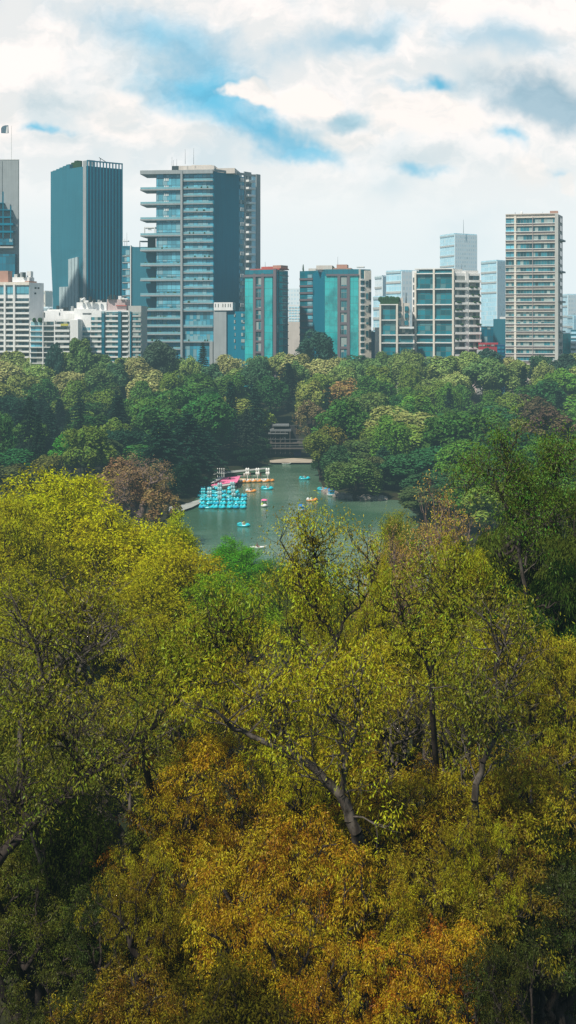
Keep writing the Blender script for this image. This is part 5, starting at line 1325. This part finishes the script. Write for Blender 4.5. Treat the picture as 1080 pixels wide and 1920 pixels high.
def pedal_boat(col_, col2, canopy=None):
    R = empty('pedal_boat', (0, 0, 0))
    mb = MB(); loft(mb, [oval(1.1, 2.4, -0.12, bow=.35), oval(1.65, 3.0, 0.10, bow=.3), oval(1.75, 3.15, 0.30, bow=.3), oval(1.6, 3.0, 0.42, bow=.3), oval(1.25, 2.5, 0.42, bow=.3), oval(1.15, 2.3, 0.22, bow=.3)]); raw(mb, 'hull', P[col_], R)
    mb = MB(); mb.ball((0, -0.95, 0.42), 0.62, 0.5, 0.42, 12, 6); raw(mb, 'bow_cowl', P[col_], R)
    for sx in (-1, 1):
        mb = MB(); mb.ball((sx * 0.40, 0.35, 0.52), 0.36, 0.20, 0.38, 10, 6); mb.box(sx * 0.40 - 0.3, sx * 0.40 + 0.3, -0.15, 0.3, 0.30, 0.48); raw(mb, 'seat', P[col2], R)
    for sx in (-1, 1):
        mb = MB(); mb.ball((sx * 0.42, 1.05, 0.52), 0.38, 0.42, 0.36, 10, 6); raw(mb, 'paddle_cover', P[col2], R)
    mb = MB(); mb.bar((0, -0.45, 0.4), (0, -0.30, 0.78), 0.035); mb.box(-0.16, 0.16, -0.33, -0.29, 0.76, 0.80); raw(mb, 'tiller', P['white'], R)
    if canopy:
        mb = MB(); loft(mb, [oval(1.6, 1.9, 1.62), oval(1.6, 1.9, 1.70), oval(1.1, 1.3, 1.86), oval(0.3, 0.4, 1.92)]); cp = raw(mb, 'canopy', P[canopy], R)
        for sx in (-1, 1):
            for sy in (-1, 1):
                mb = MB(); mb.bar((sx * 0.68, sy * 0.7, 0.38), (sx * 0.68, sy * 0.75, 1.64), 0.03); raw(mb, 'pole', P['white'], R)
    return R
def kids(o): return [c for c in COL.objects if c.parent is o]
def copy_thing(src, ch):
    r = src.copy(); COL.objects.link(r)
    for c in ch:
        d = c.copy(); COL.objects.link(d); d.parent = r
    return r
class Kind:
    def __init__(s, root): s.root = root; s.ch = kids(root); s.used = False
    def put(s, loc, rz, label, cat, group=None, scale=1.0):
        if s.used: o = copy_thing(s.root, s.ch)
        else: o = s.root; s.used = True
        o.location = loc; o.rotation_euler = (0, 0, rz); o.scale = (scale,) * 3
        tag(o, label, cat, group)
        if not group and 'group' in o: del o['group']
        return o
def W0(px, py, z=0.0): y = YW(py, z); return (X(px, y), y, z)
K_cyan = Kind(pedal_boat('cyan', 'cyan2')); K_orange = Kind(pedal_boat('orange', 'white')); K_teal_can = Kind(pedal_boat('deepcyan', 'cyan2'))
K_pinkc = Kind(pedal_boat('white', 'green', 'pink'))
rb = random.Random(3)
rowname = ['front', 'second', 'third', 'fourth', 'fifth', 'sixth']
nth = ['first', 'second', 'third', 'fourth', 'fifth', 'sixth', 'seventh', 'eighth']
for j, py in enumerate((953, 946, 939, 932, 925, 918)):
    n = [7, 7, 7, 7, 6, 5][j]
    for i in range(n):
        px = 379 + (456 - 379) * (i + rb.uniform(-.06, .06)) / 6 + (j % 2) * 1.0
        if j == 5 and i == 3: continue
        (K_cyan if (i + j * 3) % 5 else K_teal_can).put(W0(px, py), rb.uniform(-0.25, 0.25) + (1.4 if rb.random() < 0.12 else 0), 'cyan pedal boat moored in the %s row from the open water, %s from left' % (rowname[j], nth[i]), 'pedal boat', 'cyan pedal boats moored side by side', 0.98)
for i, px in enumerate((452, 462, 472, 482, 497, 505)):
    K_orange.put(W0(px, 905 - i * 0.4), 1.5 + rb.uniform(-.1, .1), 'orange pedal boat moored at the dock right of the pink roof, %s from left' % nth[i], 'pedal boat', 'orange pedal boats moored at the dock')

# people: one seated and one standing figure, grown from a joint skeleton
def figure(pose):
    if pose == 'sit':
        V_ = {'pel': (0, 0, 0.50), 'ch': (0, 0.06, 0.86), 'nk': (0, 0.05, 1.05), 'hd': (0, 0.02, 1.16), 'ht': (0, 0.02, 1.30)}
        J = [('pel', 'ch'), ('ch', 'nk'), ('nk', 'hd'), ('hd', 'ht')]
        for s_, n_ in ((-1, 'l'), (1, 'r')):
            V_.update({'sh' + n_: (s_ * 0.18, 0.05, 0.98), 'el' + n_: (s_ * 0.25, -0.08, 0.76), 'ha' + n_: (s_ * 0.16, -0.34, 0.72), 'hp' + n_: (s_ * 0.10, -0.02, 0.49), 'kn' + n_: (s_ * 0.13, -0.44, 0.52), 'an' + n_: (s_ * 0.13, -0.62, 0.14), 'to' + n_: (s_ * 0.13, -0.76, 0.13)})
            J += [('ch', 'sh' + n_), ('sh' + n_, 'el' + n_), ('el' + n_, 'ha' + n_), ('pel', 'hp' + n_), ('hp' + n_, 'kn' + n_), ('kn' + n_, 'an' + n_), ('an' + n_, 'to' + n_)]
    else:
        V_ = {'pel': (0, 0, 0.95), 'ch': (0, 0.0, 1.30), 'nk': (0, 0, 1.48), 'hd': (0, -0.02, 1.58), 'ht': (0, -0.02, 1.72)}
        J = [('pel', 'ch'), ('ch', 'nk'), ('nk', 'hd'), ('hd', 'ht')]
        for s_, n_ in ((-1, 'l'), (1, 'r')):
            V_.update({'sh' + n_: (s_ * 0.19, 0, 1.42), 'el' + n_: (s_ * 0.26, 0.03, 1.14), 'ha' + n_: (s_ * 0.25, -0.10, 0.88), 'hp' + n_: (s_ * 0.10, 0, 0.92), 'kn' + n_: (s_ * 0.12, -0.04 * s_, 0.50), 'an' + n_: (s_ * 0.12, 0.06 * s_, 0.08), 'to' + n_: (s_ * 0.13, -0.14, 0.04)})
            J += [('ch', 'sh' + n_), ('sh' + n_, 'el' + n_), ('el' + n_, 'ha' + n_), ('pel', 'hp' + n_), ('hp' + n_, 'kn' + n_), ('kn' + n_, 'an' + n_), ('an' + n_, 'to' + n_)]
    names = list(V_); me = bpy.data.meshes.new('body_mesh')
    me.from_pydata([V_[k] for k in names], [(names.index(a), names.index(b)) for a, b in J], [])
    return names, me
RADII = {'pel': .14, 'ch': .15, 'nk': .055, 'hd': .095, 'ht': .085, 'sh': .07, 'el': .045, 'ha': .035, 'hp': .10, 'kn': .065, 'an': .045, 'to': .04}
def person_kind(pose, top, hair='hair'):
    R = empty('person', (0, 0, 0)); names, me = figure(pose)
    o = bpy.data.objects.new('body', me); COL.objects.link(o); o.parent = R
    mod = o.modifiers.new('skin', 'SKIN')
    sv = me.skin_vertices[0].data if me.skin_vertices else None
    if sv is None:
        bm = bmesh.new(); bm.from_mesh(me); bm.verts.layers.skin.verify(); bm.to_mesh(me); bm.free(); sv = me.skin_vertices[0].data
    for i, k in enumerate(names):
        r = RADII[k if k in RADII else k[:2]]; sv[i].radius = (r, r * (0.75 if k in ('ch', 'pel') else 1))
        sv[i].use_root = (k == 'pel')
    sub = o.modifiers.new('sub', 'SUBSURF'); sub.levels = 1; sub.render_levels = 1
    me.materials.append(P['skin'])
    dz = 0 if pose == 'sit' else 0.43
    mb = MB(); mb.ball((0, 0.05 if pose == 'sit' else 0.0, 1.27 + dz), 0.105, 0.115, 0.10, 10, 6); raw(mb, 'hair', P[hair], R)
    mb = MB(); yo = 0.04 if pose == 'sit' else 0.0
    loft(mb, [[(x, y + yo, z + dz) for x, y, z in oval(w, l, z, 12, 1.0)] for w, l, z in ((.34, .27, .46), (.36, .30, .62), (.42, .33, .84), (.46, .30, .96), (.26, .2, 1.04))]); raw(mb, 'shirt', P[top], R)
    return Kind(R)
KP = {k: person_kind('sit', c) for k, c in (('white', 'shirtw'), ('lime', 'green'), ('red', 'shirtr'), ('dark', 'shirtb'))}
KS = {k: person_kind('stand', c) for k, c in (('white', 'shirtw'), ('dark', 'shirtb'), ('red', 'shirtr'))}
def seat_people(loc, rz, who, where):
    for i, k in enumerate(who):
        sx = (-0.4, 0.4)[i] if len(who) > 1 else 0.4
        x = loc[0] + math.cos(rz) * sx - math.sin(rz) * 0.05; y = loc[1] + math.sin(rz) * sx + math.cos(rz) * 0.05
        KP[k].put((x, y, loc[2] - 0.02), rz, 'person in a %s top sitting %s' % ({'white': 'white', 'lime': 'lime vest', 'red': 'red', 'dark': 'dark'}[k], where) + (', %s seat' % ('left' if sx < 0 else 'right') if len(who) > 1 else ''), 'person')
def afloat(kind, px, py, rz, label, who=(), where='', cat='pedal boat', sc=1.0):
    l = W0(px, py); kind.put(l, rz, label, cat, None, sc); seat_people((l[0], l[1], 0.0), rz, who, where)
afloat(K_cyan, 501, 918, 1.45, 'cyan pedal boat with two riders just right of the orange dock', ('white', 'white'), 'in the cyan boat near the orange dock', sc=1.15)
afloat(K_orange, 470.5, 922.5, 1.45, 'orange pedal boat between the moored fleet and the cyan boat', ('dark', 'white'), 'in the orange boat near the dock')
afloat(K_pinkc, 495.5, 950, 0.1, 'small boat under a pink canopy with riders in lime vests', ('lime', 'lime'), 'under the pink canopy')
afloat(K_cyan, 457, 987, 1.2, 'lone teal pedal boat nearest the viewer with two riders', ('white', 'lime'), 'in the nearest teal boat')
afloat(K_cyan, 571, 899, 1.55, 'cyan pedal boat alone near the far right bend of the lake', ('white',), 'in the cyan boat near the far bend', sc=1.1)
afloat(K_teal_can, 605, 919.5, 1.2, 'dark cyan pedal boat close to the right shore trees', ('dark',), 'in the dark cyan boat by the right shore')
afloat(K_orange, 585, 939.5, 1.5, 'orange pedal boat with lime vested riders in the right half of the lake', ('lime', 'lime'), 'in the right hand orange boat')
# blue canopied launches
def launch(px, py, label, s=1.0):
    R = empty('launch_boat', W0(px, py), 0.0); tag(R, label, 'boat')
    mb = MB(); loft(mb, [oval(1.4, 3.2, -.15, bow=.5), oval(2.1, 4.0, .25, bow=.5), oval(2.2, 4.1, .5, bow=.5), oval(1.9, 3.8, .5, bow=.5), oval(1.7, 3.4, .3, bow=.5)]); raw(mb, 'hull', P['white'], R)
    mb = MB(); loft(mb, [oval(1.7, 2.4, 1.35), oval(1.8, 2.5, 1.5), oval(1.5, 2.2, 1.95), oval(.6, 1.0, 2.05)]); raw(mb, 'canopy', P['blue'], R)
    mb = MB(); mb.box(-.7, .7, -.6, .9, .45, 1.2); raw(mb, 'cabin', P['deepcyan'], R)
    for sx in (-1, 1):
        for sy in (-1, 1): mb = MB(); mb.bar((sx * .7, sy * .9, .4), (sx * .7, sy * .9, 1.4), .035); raw(mb, 'pole', P['white'], R)
    R.scale = (s,) * 3; R.rotation_euler = (0, 0, 0.15); return R
launch(621.5, 930, 'white launch with a blue canopy beside the rocky right shore')
launch(565, 958, 'blue topped boat alone in the middle of the lake', 0.8)
launch(575, 1034, 'blue topped white boat half hidden behind the slender near tree', 0.8)
# rowing boat
def rowboat(px, py, label, col_='white', rz=1.4, s=1.0):
    R = empty('rowing_boat', W0(px, py), rz); tag(R, label, 'rowing boat')
    mb = MB(); loft(mb, [oval(.8, 2.6, -.1, bow=.5), oval(1.35, 3.4, .25, bow=.6), oval(1.4, 3.5, .42, bow=.6), oval(1.2, 3.2, .42, bow=.6), oval(.9, 2.8, .12, bow=.6)]); raw(mb, 'hull', P[col_], R)
    mb = MB(); mb.box(-.6, .6, .1, .35, .28, .34); raw(mb, 'bench', P['wood'], R)
    for sx in (-1, 1): mb = MB(); mb.bar((sx * .4, 0, .5), (sx * 1.5, -.5, .1), .03); raw(mb, 'oar', P['wood'], R)
    R.scale = (s,) * 3; return R
rowboat(484.5, 1029, 'white rowing boat with one rower near the front edge of the lake')
l = W0(482.5, 1029); KP['dark'].put((l[0], l[1], -0.05), 1.4, 'rower in dark clothes sitting in the white rowing boat', 'person')
rowboat(537, 871, 'small white boat pulled up by the far beach', s=0.9); rowboat(555, 867.5, 'small reddish boat at the far beach under the purple kiosk', 'orange', s=0.8)
rowboat(424, 912, 'white boat tied under the pink roofed landing', rz=1.5); rowboat(404, 917, 'pale boat tied left of the pink roofed landing', rz=1.5)

# wake foam
m, t, out = newmat('wake_foam')
principled(t, out, (0.32, 0.45, 0.40), 0.6, 0.3)
# lobed float posts
def lobed(px, py, htop, label, n=4, lean=0.0, z0=0.0, col_='paleblue', group=None):
    b = W0(px, py, z0); hh = Z(htop, b[1]) - z0
    R = empty('lobed_post', b); tag(R, label, 'post', group)
    mb = MB(); mb.bar((0, 0, 0), (lean * hh, 0, hh * 0.95), .09, .06); raw(mb, 'pole', P['white'], R)
    z_lo = hh * (0.45 if n <= 4 else 0.1)
    for i in range(n // 2):
        zc = z_lo + (hh - z_lo) * (i + 0.5) / (n // 2)
        for sx in (-1, 1):
            mb = MB(); mb.ball((lean * zc + sx * .30, rb.uniform(-.1, .1), zc), .36, .3, (hh - z_lo) / (n // 2) * 0.55, 9, 6); raw(mb, 'lobe', P[col_], R)
    return R
for px, w_ in ((464, 'left'), (483, 'middle'), (502, 'right')):
    lobed(px, 901, 877.5, '%s one of three white four lobed posts above the orange dock' % w_, 4, col_='white')
lobed(412, 940, 905, 'tall pale stacked lobe post in the middle of the moored fleet', 8)
lobed(439, 934, 903, 'tall pale leaning lobe post at the right of the moored fleet', 8, -0.12)
lobed(393, 936, 914, 'shorter pale lobe post left in the moored fleet', 6)
lobed(381, 932, 915, 'shortest teal lobe post at the left end of the fleet', 6, col_='cyan2')

# landing pavilion with the pink roof
Yp = YW(906, 1.0); R = empty('landing_pavilion', (X(422, Yp), Yp, 0)); tag(R, 'boat landing pavilion with a long sloping pink roof', 'pavilion')
def at(px, py, Y): return (X(px, Y), Y, Z(py, Y))
Ya, Yb2 = Yp - 4, Yp + 10
mb = MB(); q = [at(396, 909.5, Ya), at(445, 903, Ya), at(451, 892, Yb2), at(417, 895.5, Yb2)]; mb.quad(q); mb.quad([(a, b, c - .25) for a, b, c in q][::-1]); mb.quad([q[0], (q[0][0], q[0][1], q[0][2] - .25), (q[1][0], q[1][1], q[1][2] - .25), q[1]])
mb.build('roof', P['pink'], R)
mb = MB(); q = [at(395, 906, Ya + 1), at(406, 903, Ya + 1), at(420, 895, Yb2), at(411, 894, Yb2)]; mb.quad(q); mb.build('roof_skirt', P['white'], R)
mb = MB(); mb.quad([at(398, 914, Ya), at(441, 908, Ya), at(441, 904.5, Ya), at(399, 910.5, Ya)]); mb.build('valance', P['white'], R)
for q_ in (402, 414, 428, 439):
    part('post', P['white'], R, lambda mb: mb.bar((X(q_, Ya), Ya + .2, 0), (X(q_, Ya), Ya + .2, Z(907, Ya)), .09))
part('deck', P['wood'], R, lambda mb: mb.box(X(396, Ya), X(444, Ya), Ya - .5, Yb2 - 1, .25, .55))
Yd = YW(899, .4); R = empty('floating_dock', (X(475, Yd), Yd, 0)); tag(R, 'long tan floating dock behind the orange pedal boats', 'dock')
part('deck', P['tan'], R, lambda mb: mb.box(X(444, Yd), X(508, Yd), Yd - 1.5, Yd + 2, .2, .5))
for q_ in (447, 462, 477, 492, 506): part('pile', P['wood'], R, lambda mb: mb.bar((X(q_, Yd), Yd - 1.6, -1), (X(q_, Yd), Yd - 1.6, 1.3), .12))
part('railing', P['white'], R, lambda mb: mb.box(X(444, Yd), X(508, Yd), Yd + 2, Yd + 2.06, 1.2, 1.28))
Yf = YW(891, 1.0)
for i, q_ in enumerate((408, 412, 416, 420)):
    R = empty('white_post', (X(q_, Yf), Yf, 0.6)); tag(R, 'thin white mooring post behind the pink roof, %s from left' % nth[i], 'post', 'white posts behind the pink roof')
    part('shaft', P['white'], R, lambda mb: mb.bar((X(q_, Yf), Yf, .4), (X(q_, Yf), Yf, Z(879, Yf)), .12, .1)); part('cap', P['white'], R, lambda mb: mb.ball((X(q_, Yf), Yf, Z(879, Yf)), .17, .17, .2, 8, 5))

# far shore: timber terrace, kiosk, people
Yt = 438.0; R = empty('timber_terrace', (X(527, Yt), Yt, 1)); tag(R, 'two storey dark timber lakeside terrace restaurant with pale roof sheets', 'restaurant')
gt = lambda py: Z(py, Yt)
bx = lambda mb, p0, p1, y0, y1, d0, d1: mb.box(X(p0, Yt), X(p1, Yt), Yt + d0, Yt + d1, gt(y1), gt(y0))
part('roof', P['metal'], R, lambda mb: bx(mb, 511, 542, 797, 799, -1, 7)); part('roof', P['metal'], R, lambda mb: bx(mb, 506, 546, 804.5, 808, -2, 4)); part('eave', P['metal'], R, lambda mb: bx(mb, 503, 540, 811, 812.5, -3, 2))
part('wall', P['dwood'], R, lambda mb: bx(mb, 505, 560, 800, 850, 4, 7)); part('floor', P['wood'], R, lambda mb: bx(mb, 500, 575, 829, 831, -2.4, 4)); part('floor', P['wood'], R, lambda mb: bx(mb, 500, 590, 838.5, 840.5, -3, 4))
for q_ in (507, 516, 525, 534, 543): part('post', P['wood'], R, lambda mb: bx(mb, q_, q_ + 1.2, 808, 849, -2.2, -1.9))
for q_ in (507, 525): part('brace', P['wood'], R, lambda mb: mb.bar((X(q_, Yt), Yt - 2.1, gt(829)), (X(q_ + 9, Yt), Yt - 2.1, gt(814)), .09))
part('railing', P['metal'], R, lambda mb: bx(mb, 503, 575, 822, 822.8, -2.4, -2.3)); part('railing', P['metal'], R, lambda mb: bx(mb, 503, 590, 834, 834.8, -3, -2.9))
part('painted_lit_panel', P['white'], R, lambda mb: bx(mb, 532, 536, 820, 824, 2, 2.4))
Yk = YW(857.5, .6); R = empty('kiosk', (X(557.5, Yk), Yk, .6)); tag(R, 'purple canvas kiosk standing on the far beach', 'kiosk')
kz = lambda py: Z(py, Yk); kb = lambda mb, p0, p1, y0, y1, d0, d1: mb.box(X(p0, Yk), X(p1, Yk), Yk + d0, Yk + d1, kz(y1), kz(y0))
part('wall', P['purple'], R, lambda mb: kb(mb, 551.5, 564, 845.5, 858, 0, 2)); part('roof', P['shirtb'], R, lambda mb: kb(mb, 550, 565.5, 843.3, 845.4, -.3, 2.3)); part('awning', P['purple'], R, lambda mb: mb.quad([at(551, 846, Yk), at(565, 846, Yk), at(566, 848.5, Yk - .9), at(550, 848.5, Yk - .9)]))
for i, (q_, k_, d_) in enumerate(((545, 'dark', 'standing left of the far beach kiosk'), (547.5, 'red', 'beside the kiosk on the far beach'), (530, 'white', 'on the clay bank of the far beach'), (524, 'dark', 'at the left end of the far beach'))):
    b = W0(q_, 857 - i * .6, .65); KS[k_].put((b[0], b[1], .62), 0.6 * i, 'person in a %s shirt %s' % (k_, d_), 'person')
for i, (q_, yy) in enumerate(((458, 896.5), (470, 896.5), (489, 897), (431, 905))):
    b = W0(q_, yy, .5); KS[('white', 'dark', 'red', 'dark')[i]].put((b[0], b[1], .5), i, 'person in a %s shirt on the landing, %s from left' % (('white', 'dark', 'red', 'dark')[i], ('second', 'third', 'fourth', 'first')[i]), 'person')
# rocks at the right shore
for i in range(14):
    q_ = 606 + i * 8.5 + rb.uniform(-2, 2); sh = [918, 922, 926, 929, 931, 933, 934, 935, 935, 936, 936, 936, 936, 936][i]
    b = W0(q_, sh + 1.2); s_ = rb.uniform(.6, 1.7)
    bm = bmesh.new(); bmesh.ops.create_icosphere(bm, subdivisions=2, radius=1)
    for v_ in bm.verts:
        v_.co *= 1 + 0.35 * mnoise.noise(v_.co * 1.3 + Vector((i * 3, 0, 0))); v_.co = Vector((v_.co.x * s_ * 1.5, v_.co.y * s_, v_.co.z * s_ * .8))
    me = bpy.data.meshes.new('shore_rock'); bm.to_mesh(me); bm.free()
    o = link_mesh('shore_rock', me, P['rock']); o.location = (b[0], b[1], .15); tag(o, 'pale boulder at the foot of the rocky right shore, number %s from left' % (nth + ['ninth', 'tenth', 'eleventh', 'twelfth', 'thirteenth', 'fourteenth'])[i], 'rock', 'rocks along the right shore')
for k in list(KP.values()) + list(KS.values()):
    if not k.used:
        for c in k.ch: bpy.data.objects.remove(c)
        bpy.data.objects.remove(k.root)
